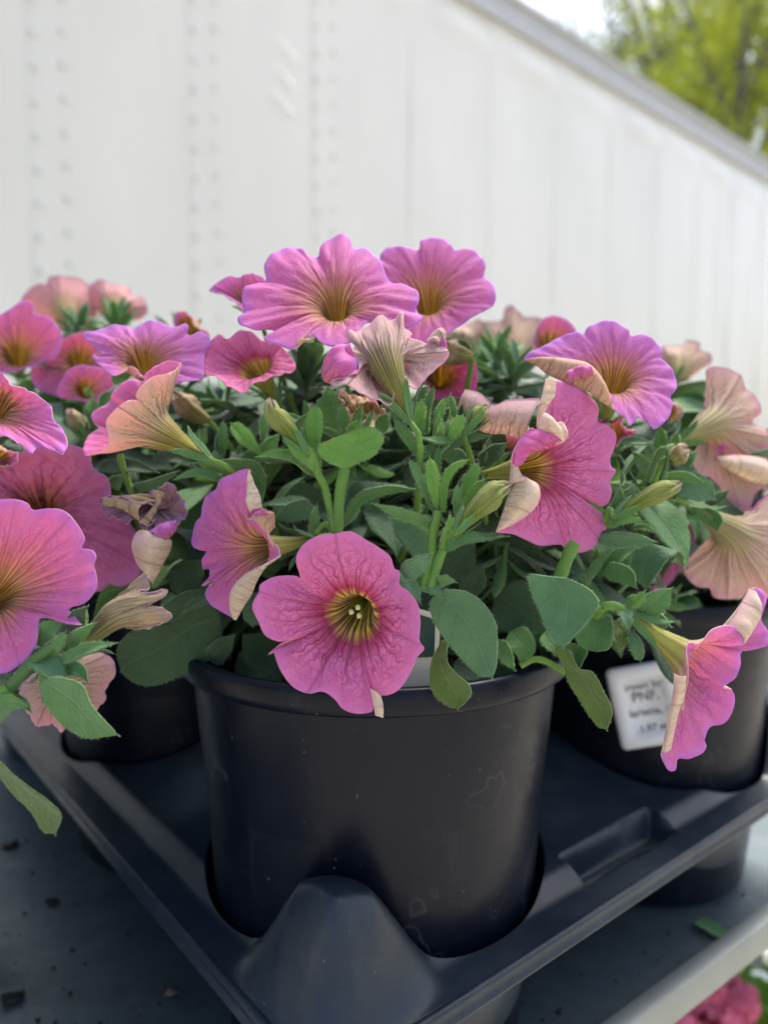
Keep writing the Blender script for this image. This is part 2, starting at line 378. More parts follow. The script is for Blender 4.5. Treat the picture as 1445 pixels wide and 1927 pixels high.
def tube_mesh(pts, r0, r1, name, parent, mat, hair=True, ns=22, na=10, hl=.0014, dens=1.6, label=None):
    c, _ = catmull(pts, ns); t = np.gradient(c, axis=0); t /= np.linalg.norm(t, axis=1, keepdims=True)
    a = np.cross(t, FW+np.array([.01, .02, .1])); a /= np.linalg.norm(a, axis=1, keepdims=True); b = np.cross(t, a)
    an = np.linspace(0, 2*np.pi, na, endpoint=False); s = np.linspace(0, 1, ns)
    r = (r0+(r1-r0)*s)*(1+.05*np.sin(s*17))
    ring = np.cos(an)[None, :, None]*a[:, None]+np.sin(an)[None, :, None]*b[:, None]
    V = (c[:, None]+ring*r[:, None, None]).reshape(-1, 3)
    i, j = np.meshgrid(np.arange(ns-1), np.arange(na), indexing='ij'); j2 = (j+1) % na
    Q = np.stack([(i*na+j).ravel(), (i*na+j2).ravel(), ((i+1)*na+j2).ravel(), ((i+1)*na+j).ravel()], 1)
    uv = np.zeros((len(V), 2)); M = np.zeros(len(Q), int); T = None
    if hair:
        L = np.linalg.norm(np.diff(c, axis=0), axis=1).sum(); n = int(L*1000*9*dens)
        si = rng.uniform(0, ns-1.01, n); k0 = si.astype(int); fr = (si-k0)[:, None]; ai = rng.uniform(0, 2*np.pi, n)
        dirv = np.cos(ai)[:, None]*a[k0]+np.sin(ai)[:, None]*b[k0]
        base = c[k0]*(1-fr)+c[k0+1]*fr+dirv*(r[k0]*.95)[:, None]
        V, Q, T, uv, M = addhair(V, Q, uv, M, [(base, dirv, hl)], 1)
    return mk(name, V, Q, T, uv, (mat, M_HAIR), M, parent, label=label)

def width_profile(s, kind):
    if kind == 'o': return (.16+.84*np.clip(s/.62, 0, 1)**1.15)*np.sqrt(np.clip(1-s**5, 0, 1))      # spoon shaped
    if kind == 'v': return np.clip(.12+1.25*np.sin(np.pi*np.clip(s, 0, 1)**.8), 0, 1)*np.sqrt(np.clip(1-s**3.2, 0, 1))  # ovate
    return (.35+.65*np.sin(np.pi*np.clip(s*.8+.1, 0, 1)))*np.sqrt(np.clip(1-s**7, 0, 1))             # strap
def leaf_grid(Lc, Rc, cup, ns, nt, nrm_hint, wave=.0, seed=0):
    t = np.linspace(0, 1, nt); r = np.random.default_rng(seed)
    G = Lc[:, None]*(1-t)[None, :, None]+Rc[:, None]*t[None, :, None]
    w = np.linalg.norm(Rc-Lc, axis=1)
    G = G+nrm_hint*(cup*w[:, None]*(np.abs(2*t-1)**1.5)[None, :])[..., None]
    s = np.linspace(0, 1, ns); ph = r.uniform(0, 6.28, 4); e = (2*t-1)
    wv = wave*w.max()*(np.sin(s*9+ph[0])[:, None]*np.abs(e)[None]*np.sign(e)[None]*.5+np.sin(s*14+ph[1])[:, None]*(e**2)[None]*.5)
    G = G+nrm_hint*wv[..., None]
    UV = np.stack(np.meshgrid(s, 2*t-1, indexing='ij')[::-1], -1)
    return G, UV
def leaf_from_grid(G, UV, name, parent, mat, hl, nh, th=.0005, label=None, data_only=False):
    V, Q, uv, M, N = sheet(G, False, th, UV, m_in=0, m_out=0, m_edge=0)
    T = None
    if nh:
        ns, nt = G.shape[:2]; sets = []
        for col, sgn in ((0, -1), (nt-1, 1)):
            k = rng.integers(1, ns-1, nh); f = rng.uniform(0, 1, nh)[:, None]
            b = G[k-1, col]*(1-f)+G[k, col]*f; inn = G[k, nt//2]; d = b-inn; d /= (np.linalg.norm(d, axis=1, keepdims=True)+1e-9)
            sets.append((b, d, hl))
        k = rng.integers(0, nt-1, nh//14+1); f = rng.uniform(0, 1, nh//14+1)[:, None]
        b = G[-1, k]*(1-f)+G[-1, k+1]*f; d = G[-1, nt//2]-G[-4, nt//2]; d = np.tile(unit(d), (len(b), 1)); sets.append((b, d, hl))
        k = rng.integers(1, ns-1, nh); j = rng.integers(0, nt, nh); sg = rng.choice([-1, 1], nh)[:, None]
        sets.append((G[k, j], N[k, j]*sg, hl*.6))
        V, Q, T, uv, M = addhair(V, Q, uv, M, sets, 1)
    if data_only: return mesh_data(name, V, Q, T, uv, (mat, M_HAIR), M)
    return mk(name, V, Q, T, uv, (mat, M_HAIR), M, parent, label=label)
NLEAF = [0]
def leaf(parent, c, D, spine, w, mat='mid', kind='o', tilt=25, cup=.14, nh=None, dds=None, bow=3.0, ns=20, nt=9):
    """spine: crop pixels base -> tip; w: seen width in crop pixels; tilt: turn of the blade out of the picture plane"""
    NLEAF[0] += 1; seed = NLEAF[0]
    K = len(spine)
    if dds is None: dds = [bow*1.6*(1-i/(K-1))-bow*.6*math.sin(math.pi*i/(K-1)) for i in range(K)]
    pts = [CP(c, x, y, D, dd) for (x, y), dd in zip(spine, dds)]
    s = 1-(1-np.linspace(0, 1, ns))**1.7; s = .5*s+.5*np.linspace(0, 1, ns)
    fine, _ = catmull(pts, 60); cc = np.stack([np.interp(s, np.linspace(0, 1, 60), fine[:, j]) for j in range(3)], 1)
    t = np.gradient(cc, axis=0); t /= np.linalg.norm(t, axis=1, keepdims=True)
    view = cc-C0; view /= np.linalg.norm(view, axis=1, keepdims=True)
    side = np.cross(t, view); side /= np.linalg.norm(side, axis=1, keepdims=True)
    tl = rad(tilt); sg = 1 if seed % 2 else -1
    if side[ns//2][2] < 0: sg = sg   # keep variety
    hw = w*cpx(c, D)*.5*width_profile(s, kind)
    off = side*hw[:, None] + view*(hw*math.tan(tl)*sg)[:, None]
    Lc, Rc = cc-off, cc+off
    nrm = np.cross(Rc-Lc, t); nrm = unit(nrm[ns//2]); 
    if nrm @ view[0] > 0: nrm = -nrm
    G, UV = leaf_grid(Lc, Rc, cup, ns, nt, nrm, .035, seed)
    if nh is None: nh = 70 if D < .26 else 30
    return leaf_from_grid(G, UV, 'leaf', parent, LEAF[mat], .0011, int(nh*1.2))
def leafe(parent, c, D, L, R, tip, mat='mid', cup=.08, nh=110, bow=4.0, tilt=4.0, ns=24, nt=13):
    """leaf from its two traced margins (base -> tip)"""
    NLEAF[0] += 1; seed = NLEAF[0]
    n = ns
    def side(E, sg):
        pts = [CP(c, x, y, D, bow*(1-i/len(E))+sg*tilt*math.sin(math.pi*(i+.3)/(len(E)+.3))) for i, (x, y) in enumerate(E)]+[CP(c, *tip, D, 0)]
        return catmull(pts, n)[0]
    Lc, Rc = side(L, 1), side(R, -1)
    mid = n//2; nrm = unit(np.cross(Rc[mid]-Lc[mid], Lc[-1]-Lc[0]))
    if nrm @ FW > 0: nrm = -nrm
    G, UV = leaf_grid(Lc, Rc, cup, n, nt, nrm, .02, seed)
    return leaf_from_grid(G, UV, 'leaf', parent, LEAF[mat], .0011, int(nh*1.2))

def corolla(parent, c, D, T, B, rr, rim, inner='pink', outer='peach', plane=None, bulge=.10, na=150, nl=20, ruffle=.7, groove=.5,
            fwd=.55, flaps=(), sepals=True, hair=True, stamen=False, label=None, wrinkle=0.0, tubebow=0.0, flare=1.0, axis=None):
    def dd(x, y, e): return e + (plane[2]*(x-plane[0])+plane[3]*(y-plane[1]) if plane else 0)
    Tw = CP(c, T[0], T[1], D, T[2] if len(T) > 2 else 0); Bw = CP(c, B[0], B[1], D, B[2] if len(B) > 2 else 20)
    At = unit(Tw-Bw); A = At if axis is None else unit(axis[0]*RT+axis[1]*UP+axis[2]*FW); pts = []; notch = []
    for i, q in enumerate(rim):
        e = q[2] if len(q) > 2 else 0
        pts.append(CP(c, q[0], q[1], D, dd(q[0], q[1], e)))
        if len(q) > 3: notch.append(i)
    R3, kk = catmull(pts, na, closed=True)
    e1 = unit(np.cross(A, [0.1, 0, 1])); e2 = np.cross(A, e1)
    rel = R3-Tw; ang = np.unwrap(np.arctan2(rel @ e2, rel @ e1)); tot = ang[-1]-ang[0]
    sgn = 1.0 if tot >= 0 else -1.0
    uni = ang[0]+sgn*np.linspace(0, 2*np.pi, na, endpoint=False)
    if abs(abs(tot)-2*np.pi) < 1.2:
        # smooth the true angle and blend with the even one so the ring never folds
        d = np.diff(np.append(ang, ang[0]+sgn*2*np.pi))*sgn; d = np.maximum(d, .2*2*np.pi/na)
        kern = np.ones(9)/9; d = np.convolve(np.concatenate([d[-4:], d, d[:4]]), kern, 'valid'); d *= 2*np.pi/d.sum()
        ra = ang[0]+sgn*np.concatenate([[0], np.cumsum(d)[:-1]])
        ra += np.mean(ang-ra)
    else: ra = uni
    rdir = np.cos(ra)[:, None]*e1+np.sin(ra)[:, None]*e2
    # lobe coordinate
    if len(notch) >= 3:
        nk = np.array(notch+[notch[0]+len(rim)], float); kx = np.where(kk < nk[0], kk+len(rim), kk)
        lob = np.interp(kx, nk, np.arange(len(nk)))
    else: lob = 5*np.arange(na)/na
    ring = Tw+rdir*rr
    v = np.linspace(0, 1, nl+1)[1:]; v = v**.92
    LL = np.linalg.norm(R3-ring, axis=1)
    LLs = np.convolve(np.concatenate([LL[-4:], LL, LL[:4]]), np.ones(9)/9, 'valid')
    t0 = (A*fwd+rdir*(.45*flare)); p1 = ring+t0*(LLs*.42)[:, None]
    p2 = R3-(R3-ring)*.36+A*(bulge*LLs)[:, None]
    vv = v[None, :, None]
    G = ((1-vv)**3)*ring[:, None]+3*((1-vv)**2)*vv*p1[:, None]+3*(1-vv)*vv*vv*p2[:, None]+vv**3*R3[:, None]
    # radial folds, midrib grooves, ruffled margin
    fr = np.abs(lob % 1-.5); rs = np.random.default_rng(int(D*1e5)+len(rim)*7+int(abs(T[0])))
    prof = np.sin(np.pi*np.clip(v, 0, 1)*.9)
    gr = -groove*.001*np.exp(-(fr/.06)**2)[:, None]*prof[None]
    gr = gr+groove*.0005*np.exp(-((.5-fr)/.07)**2)[:, None]*prof[None]
    ph = rs.uniform(0, 6.28, 6); a01 = np.arange(na)/na*2*np.pi
    rf = (np.sin(11*a01+ph[0])*.5+np.sin(19*a01+ph[1])*.35+np.sin(31*a01+ph[2])*.25)
    gr = gr+ruffle*.0008*rf[:, None]*(v**3)[None]
    gr = gr+ruffle*.00035*(np.sin(23*a01+ph[3])[:, None]*np.sin(7*v+ph[4])[None]+np.sin(37*a01+ph[5])[:, None]*np.sin(11*v)[None]*.6)*(v*(1.2-v))[None]*2
    if wrinkle: gr = gr+wrinkle*.001*(np.sin(13*a01[:, None]+9*v[None]+ph[1])+np.sin(29*a01[:, None]-7*v[None]+ph[2])*.7)*np.clip(v, .2, 1)[None]
    Nn = np.cross(np.roll(G, -1, 0)-np.roll(G, 1, 0), np.gradient(G, axis=1)); Nn /= (np.linalg.norm(Nn, axis=2, keepdims=True)+1e-12)
    G = G+Nn*gr[..., None]*(1 if np.mean(Nn[:, 1] @ A) > 0 else -1)
    # tube
    nt = 12; tt = np.linspace(0, 1, nt); Lt = np.linalg.norm(Tw-Bw)
    rt = .0013+(rr-.0013)*(.18*tt+.82*tt**1.9); rt[0] = .0009
    sag = unit(np.cross(A, RT))
    cen = Bw[None]+(Tw-Bw)[None]*tt[:, None]+sag*(tubebow*.001*np.sin(np.pi*tt))[:, None]
    if axis is not None: cen = cen-A[None]*(Lt*.22*np.sin(np.pi*tt)*tt)[:, None]
    ridge = 1+.05*np.cos(5*2*np.pi*np.arange(na)/na)[:, None]*(1-tt)[None]
    axs = At[None]*(1-tt[:, None]**1.5)+A[None]*tt[:, None]**1.5; axs /= np.linalg.norm(axs, axis=1, keepdims=True)
    rd = rdir[:, None]-np.sum(rdir[:, None]*axs[None], 2)[..., None]*axs[None]; rd /= (np.linalg.norm(rd, axis=2, keepdims=True)+1e-9)
    GT = cen[None]+rd*(rt[None]*ridge)[..., None]
    Pg = np.concatenate([GT, G], 1)
    rv = np.concatenate([-1+tt, v]); UV = np.stack([np.repeat(lob[:, None], len(rv), 1), np.repeat(rv[None], na, 0)], -1)
    UV[..., 0] += 0
    N0 = np.cross(np.roll(Pg, -1, 0)-np.roll(Pg, 1, 0), np.gradient(Pg, axis=1))[:, nt-3]
    flip = np.mean(np.sum(N0*rdir, 1)) > 0           # inner side must look towards the axis
    V, Q, uv, M, N = sheet(Pg, True, .00026, UV, flip=flip)
    # fix the u seam: last column wraps to lobe count
    Tt = None
    if hair:
        n = int(Lt*1000*26); a = rng.integers(0, na, n); k = rng.integers(0, nt+3, n)
        V, Q, Tt, uv, M = addhair(V, Q, uv, M, [(Pg[a, k], rdir[a], .0010)], 3)
    fl = mk('flower', V, Q, Tt, uv, (IN[inner], OUT[outer], M_EDGE, M_HAIR), M, parent, label=label)
    for f in flaps: flap(fl, c, D, *f)
    if sepals:
        A = At; e1 = unit(np.cross(A, [0.1, 0, 1])); e2 = np.cross(A, e1)
        for i in range(5):
            a = 2*np.pi*(i+.3)/5; d = np.cos(a)*e1+np.sin(a)*e2
            Ls = .011; pts = [Bw-A*.001, Bw+A*.004+d*.0028, Bw+A*Ls*.8+d*.0055, Bw+A*Ls+d*.009]
            s = np.linspace(0, 1, 10); cc, _ = catmull(pts, 10); w = np.cross(A, d)
            hw = .0013*width_profile(s, 's'); G2, U2 = leaf_grid(cc-w*hw[:, None], cc+w*hw[:, None], .1, 10, 5, d, 0, i)
            leaf_from_grid(G2, U2, 'sepal', fl, LEAF['mid'], .0008, 14 if hair else 0, .0004)
    if stamen:
        mb = MB()
        for k in range(5):
            a = 2*np.pi*k/5+.4; d = np.cos(a)*e1+np.sin(a)*e2; p = Tw-A*.002+d*.0016
            mb.tube([Bw+A*.004, Tw-A*.008+d*.001, p], .00025, 6)
        mb.build('stamen', M_STEM, fl, True)
        for k in range(3):
            a = 2*np.pi*k/3+.2; d = np.cos(a)*e1+np.sin(a)*e2; p = Tw-A*.001+d*.0016
            m2 = MB(); m2.lathe([(.0001, -.0009), (.0007, -.0007), (.0009, 0), (.0006, .0007), (.0001, .0009)], p, 10); m2.build('anther', M_POLLEN, fl, True)
    return fl, Bw, At
def flap(parent, c, D, mat, rows, dd=0.0, nu=14, nv=26, curl=1.0):
    """turned-over piece of petal: rows = two traced edge lines (lists of x, y[, dd]); mat is ('in'|'out', palette)"""
    e = []
    for row in rows:
        e.append(catmull([CP(c, q[0], q[1], D, dd+(q[2] if len(q) > 2 else 0)) for q in row], nv)[0])
    t = np.linspace(0, 1, nu); G = e[0][:, None]*(1-t)[None, :, None]+e[1][:, None]*t[None, :, None]
    n = unit(np.cross(e[1][nv//2]-e[0][nv//2], e[0][-1]-e[0][0]))
    if n @ FW > 0: n = -n
    w = np.linalg.norm(e[1]-e[0], axis=1)
    G = G+n*(curl*.42*w[:, None]*np.sin(np.pi*t)[None])[..., None]
    ph = rng.uniform(0, 6, 3); G = G+n*((.0005*np.sin(np.linspace(0, 11, nv)+ph[0])[:, None]*np.sin(np.pi*t*.9+.2)[None])+.00012*np.sin(np.linspace(0, 23, nv)+ph[1])[:, None]*np.cos(5*t+ph[2])[None])[..., None]
    G = G+n*(.00008*np.sin(np.linspace(0, 17, nv))[:, None]*np.ones(nu)[None])[..., None]
    s = np.linspace(0, 1, nv); UV = np.stack([np.repeat((.1+(np.linalg.norm(e[0][-1]-e[0][0])*42)*s)[:, None], nu, 1), np.repeat((1.0-.62*t)[None], nv, 0)], -1)
    m = IN[mat[1]] if mat[0] == 'in' else OUT[mat[1]]
    V, Q, uv, M, N = sheet(G, False, .00025, UV, edge_v0=True)
    return mk('petal_fold', V, Q, None, uv, (m, m, M_EDGE), M, parent)
def bud(parent, c, D, pts, w, outer='wilt', tipmat=None, dds=None, sepals=True, tipsz=.55, name='spent_flower', twist=3.0, prof=None):
    """closed or withered flower: ribbed, twisted tube with a crumpled end"""
    K = len(pts); dds = dds or [0]*K
    p3 = [CP(c, x, y, D, z) for (x, y), z in zip(pts, dds)]
    ns, na = 30, 30; cc, _ = catmull(p3, ns); t = np.gradient(cc, axis=0); t /= np.linalg.norm(t, axis=1, keepdims=True)
    a = np.cross(t, FW+np.array([.01, .02, .1])); a /= np.linalg.norm(a, axis=1, keepdims=True); b = np.cross(t, a)
    s = np.linspace(0, 1, ns); R = w*cpx(c, D)*.5
    pr = np.interp(s, [0, .12, .35, .7, .85, .96, 1], prof or [.28, .42, .72, 1.0, .92, .72, .25])
    an = np.linspace(0, 2*np.pi, na, endpoint=False)
    rr_ = R*pr[:, None]*(1+.16*np.cos(5*an[None]+twist*s[:, None])*(.4+s[:, None])+.05*np.cos(15*an[None]+twist*s[:, None])+.06*np.sin(11*s[:, None]+2*an[None])+.18*np.maximum(0, s[:, None]-.6)*2.5*np.sin(3*an[None]+9*s[:, None])+.12*np.maximum(0, s[:, None]-.7)*3*np.sin(8*an[None]+14*s[:, None]))
    G = cc[:, None]+(np.cos(an)[None, :, None]*a[:, None]+np.sin(an)[None, :, None]*b[:, None])*rr_[..., None]
    jag = .45*R*np.sin(5*an+1.2)+.35*R*np.sin(9*an); G = G+t[:, None]*(np.clip((s-.85)/.15, 0, 1)[:, None]*jag[None])[..., None]
    G = np.transpose(G, (1, 0, 2))
    UV = np.stack([np.repeat((5*np.arange(na)/na)[:, None], ns, 1), np.repeat((-1+1.9*s)[None], na, 0)], -1)
    V, Q, uv, M, N = sheet(G, True, .0003, UV, flip=False)
    N0 = np.mean(np.sum(N[:, ns//2]*(G[:, ns//2]-cc[ns//2]), 1))
    V, Q, T, uv, M = addhair(V, Q, uv, M, [(G[rng.integers(0, na, 160), rng.integers(0, int(ns*.8), 160)], rng.normal(0, 1, (160, 3)), .0008)], 3)
    o = mk(name, V, Q, T, uv, (OUT[outer], OUT[outer], M_EDGE, M_HAIR), M, parent)
    if sepals:
        A = unit(p3[1]-p3[0]); e1 = unit(np.cross(A, [.1, 0, 1])); e2 = np.cross(A, e1)
        for i in range(5):
            an_ = 2*np.pi*i/5; d = np.cos(an_)*e1+np.sin(an_)*e2; q = [p3[0]-A*.001, p3[0]+A*.004+d*.0022, p3[0]+A*.009+d*.004]
            ss = np.linspace(0, 1, 9); c2, _ = catmull(q, 9); w2 = np.cross(A, d); hw = .0012*width_profile(ss, 's')
            G2, U2 = leaf_grid(c2-w2*hw[:, None], c2+w2*hw[:, None], .1, 9, 5, d, 0, i); leaf_from_grid(G2, U2, 'sepal', o, LEAF['mid'], .0008, 12, .0004)
    return o, p3[0]

# generic leaves used again and again inside the plants
def generic_leaf(L, w, bend, cup, kind, mat, seed, nh=26):
    s = np.linspace(0, 1, 14); th = bend*s; x = np.zeros(14)
    y = np.concatenate([[0], np.cumsum(np.cos(th[1:])*L/13)]); z = np.concatenate([[0], np.cumsum(-np.sin(th[1:])*L/13)])
    cc = np.stack([x, y, z], 1); hw = w/2*width_profile(s, kind)
    Lc = cc-np.array([1, 0, 0])*hw[:, None]; Rc = cc+np.array([1, 0, 0])*hw[:, None]
    G, UV = leaf_grid(Lc, Rc, cup, 14, 7, np.array([0, 0, 1.0]), .05, seed)
    return leaf_from_grid(G, UV, 'leaf', None, LEAF[mat], .0008, nh, data_only=True)
GL = {}
for mt in ('mid', 'teal', 'dark', 'bright'):
    GL[mt] = [generic_leaf(.034, .017, .5, .12, 'o', mt, 1), generic_leaf(.030, .015, 1.0, .18, 'v', mt, 2), generic_leaf(.040, .020, .8, .10, 'v', mt, 3),
              generic_leaf(.024, .008, .4, .2, 'o', mt, 4), generic_leaf(.018, .005, .25, .2, 's', mt, 5)]
def put_leaf(parent, mat, k, pos, d, up, scale=1.0, name='leaf'):
    d = unit(d); x = unit(np.cross(d, up)); z = np.cross(x, d)
    o = bpy.data.objects.new(name, GL[mat][k]); COL.objects.link(o); o.parent = parent
    Mx = Matrix(((x[0], d[0], z[0], 0), (x[1], d[1], z[1], 0), (x[2], d[2], z[2], 0), (0, 0, 0, 1)))
    o.rotation_euler = Mx.to_euler(); o.location = Vector(np.asarray(pos)-origin(parent)); o.scale = (scale,)*3
    return o
SILX = [-400, 0, 100, 330, 400, 600, 900, 1000, 1250, 1445, 1800]
SILY = [640, 640, 615, 625, 690, 690, 700, 700, 745, 790, 800]
def shoot(parent, tip, d, n=9, size=1.0, mat='mid'):
    """rosette of narrow young leaves at a stem end"""
    d = unit(d); e1 = unit(np.cross(d, [.2, .1, 1])); e2 = np.cross(d, e1)
    for i in range(n):
        a = i*2.4+.3; sp = .25+.75*(i/n); r = np.cos(a)*e1+np.sin(a)*e2
        put_leaf(parent, mat, 3 if i > n/2 else 4, tip-d*(.008*i/n), d*(1.15-sp*.8)+r*sp, d, size*random.uniform(.8, 1.15))
def grow(parent, base, n, reach, hi, dmin, azr=(0, 360), mats=('mid', 'teal', 'dark', 'mid'), leafstep=.011, seed=1, ymax=None, free=False, shoots=.5):
    r = random.Random(seed); base = np.array(base)
    for k in range(n):
        az = rad(azr[0]+(azr[1]-azr[0])*(k+r.random())/n); out = np.array([math.cos(az), math.sin(az), 0])
        rc = reach*math.sqrt(r.uniform(.05, 1)); h = hi*r.uniform(.45, 1)*math.sqrt(max(.12, 1-(rc/reach)**2*.75))
        tip = base+out*rc+np.array([0, 0, h]); st = base+out*.01*r.random()
        pts = [st, base+out*rc*.35+np.array([0, 0, h*.55]), base+out*rc*.75+np.array([0, 0, h*.9]), tip]
        def ok(p, m=0):
            if free: return True
            x, y, d = proj(p)
            if d < dmin: return False
            return y > np.interp(x, SILX, SILY)+m and (ymax is None or y < ymax)
        if not ok(tip): 
            pts[-1] = tip-out*.02-np.array([0, 0, .02])
            if not ok(pts[-1]): continue
        tube_mesh(pts, .0021, .0013, 'stem', parent, M_STEMD, hair=False, ns=12, na=7)
        cc, _ = catmull(pts, 40); Ltot = np.linalg.norm(np.diff(cc, axis=0), axis=1).sum()
        m = int(Ltot/leafstep)
        for j in range(2, m+1):
            i = min(39, int(40*j/m)); p = cc[min(39, i)]; t = unit(cc[min(39, i+1)]-cc[max(0, i-1)])
            a = j*2.4+k; e1 = unit(np.cross(t, [.1, .2, 1])); e2 = np.cross(t, e1); side = np.cos(a)*e1+np.sin(a)*e2
            d = side+t*.5+np.array([0, 0, .15]); q = p+unit(d)*.03
            if not ok(q, 8) or not ok(p, 0): continue
            put_leaf(parent, r.choice(mats), r.choice((0, 1, 2)), p, d, np.array([0, 0, 1.0])+.3*side, r.uniform(.75, 1.15))
        if r.random() < shoots and ok(pts[-1]+np.array([0, 0, .015])): shoot(parent, np.array(pts[-1]), t, 8, .8, r.choice(('mid', 'bright')))
def stalk(parent, Bw, A, to, r=.0009, mat=None):
    mid = (Bw-A*.02+np.array(to))/2
    tube_mesh([np.array(to), mid, Bw-A*.008, Bw+A*.0005], .0013, r, 'flower_stalk', parent, mat or M_STEM, hair=True, ns=14, na=8, dens=.6)
# ------------------------------------------------------------ materials of the setting
R = 0.08
def W3(a, b, h): return np.array([a*R, b*R, CZ + h*R])       # pot-radius units, h from the camera height
def m_trailer():
    k = NT('white_painted_panel')
    d = k.noise(k.map(k.obj(), (1, 1, .35)), 1.3, 5, .6)
    st = k.noise(k.map(k.obj(), (9, 9, .6)), 1.0, 4, .6)
    col = k.mix(k.rng(d, .35, .7), (.645, .635, .575), (.585, .58, .52)); col = k.mix(k.rng(st, .5, .8, 0, .35), col, (.55, .56, .51))
    k.P(base=col, rough=.30, spec=.5, coat=.25)
    k.bump(k.math('ADD', k.noise(k.map(k.obj(), (1, 1, .5)), 2.2, 2, .4), k.math('MULTIPLY', k.noise(k.obj(), 60, 2), .02)), .5, .02)
    return k.m
M_TRAIL = m_trailer()
M_RAIL = simple('aluminium_rail', (.42,.43,.43), .55, .4, .1, .12, 6, .2, 200, .0006)
M_RIVET = simple('rivet_metal', (.56,.58,.55), .45, .5, .1)
M_DARK = simple('dark_chassis', (.03,.03,.032), .6, .3)
M_TYRE = simple('tyre_rubber', (.02,.02,.02), .8, .2)
def m_pot():
    k = NT('black_pot_plastic'); o = k.obj()
    sc = k.n('ShaderNodeTexVoronoi', feature='DISTANCE_TO_EDGE'); k.set(sc.inputs['Vector'], k.map(o, (1, 1, 1.4))); sc.inputs['Scale'].default_value = 46
    msk = k.rng(k.noise(o, 34, 2), .62, .70); line = k.math('MULTIPLY', k.rng(sc.outputs['Distance'], .0, .025, 1, 0), msk)
    smudge = k.rng(k.noise(k.map(o, (1, 1, .5)), 22, 5, .7), .50, .80, 0, .55)
    dots = k.rng(k.noise(o, 420, 1), .75, .80)
    col = k.mix(smudge, (.0025, .0045, .011), (.009, .011, .020)); cont = k.math('MULTIPLY', k.rng(k.math('ABSOLUTE', k.math('SUBTRACT', k.noise(o, 26, 3, .6), .5)), 0, .014, 1, 0), k.rng(k.noise(k.map(o, (1, 1, 1.5), (3, 1, 2)), 15, 2), .50, .60)); col = k.mix(k.math('MULTIPLY', cont, .18), col, (.13, .12, .13)); col = k.mix(k.rng(k.noise(k.map(o, (1, 1, .25)), 60, 4, .7), .60, .85, 0, .35), col, (.06, .056, .056)); col = k.mix(k.math('MULTIPLY', dots, .5), col, (.12, .11, .10))
    k.P(base=col, rough=k.rng(k.noise(o, 60, 4, .7), .3, .8, .26, .44), spec=.20)
    k.bump(k.math('ADD', k.noise(o, 55, 3), k.math('MULTIPLY', k.noise(o, 1400, 2), .1)), .25, .0008)
    return k.m
M_POT = m_pot()
def m_tray():
    k = NT('dark_tray_plastic'); o = k.obj()
    dust = k.rng(k.noise(o, 30, 5, .75), .45, .75, 0, 1); dots = k.rng(k.noise(o, 500, 1), .75, .8)
    col = k.mix(dust, (.013, .021, .032), (.030, .040, .052)); col = k.mix(k.math('MULTIPLY', dots, .5), col, (.14, .13, .12))
    k.P(base=col, rough=k.rng(k.noise(o, 90, 4, .7), .3, .8, .30, .46), spec=.36)
    k.bump(k.math('ADD', k.noise(o, 90, 3), k.math('MULTIPLY', k.noise(o, 1600, 2), .25)), .25, .0006)
    return k.m
M_TRAY = m_tray()
def m_galv():
    k = NT('galvanised_steel'); o = k.obj()
    v = k.n('ShaderNodeTexVoronoi'); k.set(v.inputs['Vector'], o); v.inputs['Scale'].default_value = 70
    f = k.noise(o, 14, 5, .7); g = k.rng(k.noise(o, 33, 4, .7), .58, .72)
    vs = k.sep(v.outputs['Color'])[0]
    col = k.mix(k.math('MULTIPLY', vs, .35), (.12, .155, .17), (.20, .24, .255)); col = k.mix(k.rng(f, .4, .7), col, (.075, .10, .11))
    col = k.mix(k.math('MULTIPLY', g, .6), col, (.07, .075, .07))
    k.P(base=col, rough=k.rng(f, .3, .7, .34, .6), metal=.55, spec=.5)
    k.bump(k.math('ADD', f, k.math('MULTIPLY', g, .3)), .3, .001)
    return k.m
M_GALV = m_galv()
M_LIP = simple('zinc_edge', (.25,.27,.245), .42, .5, .35, .22, 30, .2, 120, .0005)
M_CHROME = simple('steel_tube', (.62,.63,.66), .22, .5, .9, .05)
M_SOIL = simple('potting_soil', (.022,.016,.012), .95, .1, noise=.6, ns=400, bump=1, bs=600, bd=.003)
def m_ground():
    k = NT('pale_concrete'); o = k.obj()
    f = k.noise(o, 1.6, 6, .65); g = k.noise(o, 45, 4, .7)
    c = k.mix(f, (.44, .41, .33), (.54, .50, .41)); c = k.mix(k.rng(g, .35, .75, 0, .35), c, (.36, .33, .27))
    k.P(base=c, rough=.9, spec=.2); k.bump(g, .5, .01); return k.m
# ------------------------------------------------------------ ground and trailer
g = 400.0
gb = MB(); gb.add([(-g, -g, 0), (g, -g, 0), (g, g, 0), (-g, g, 0)], [(0, 1, 2, 3)])
tag(gb.build('ground', m_ground()), kind='structure')

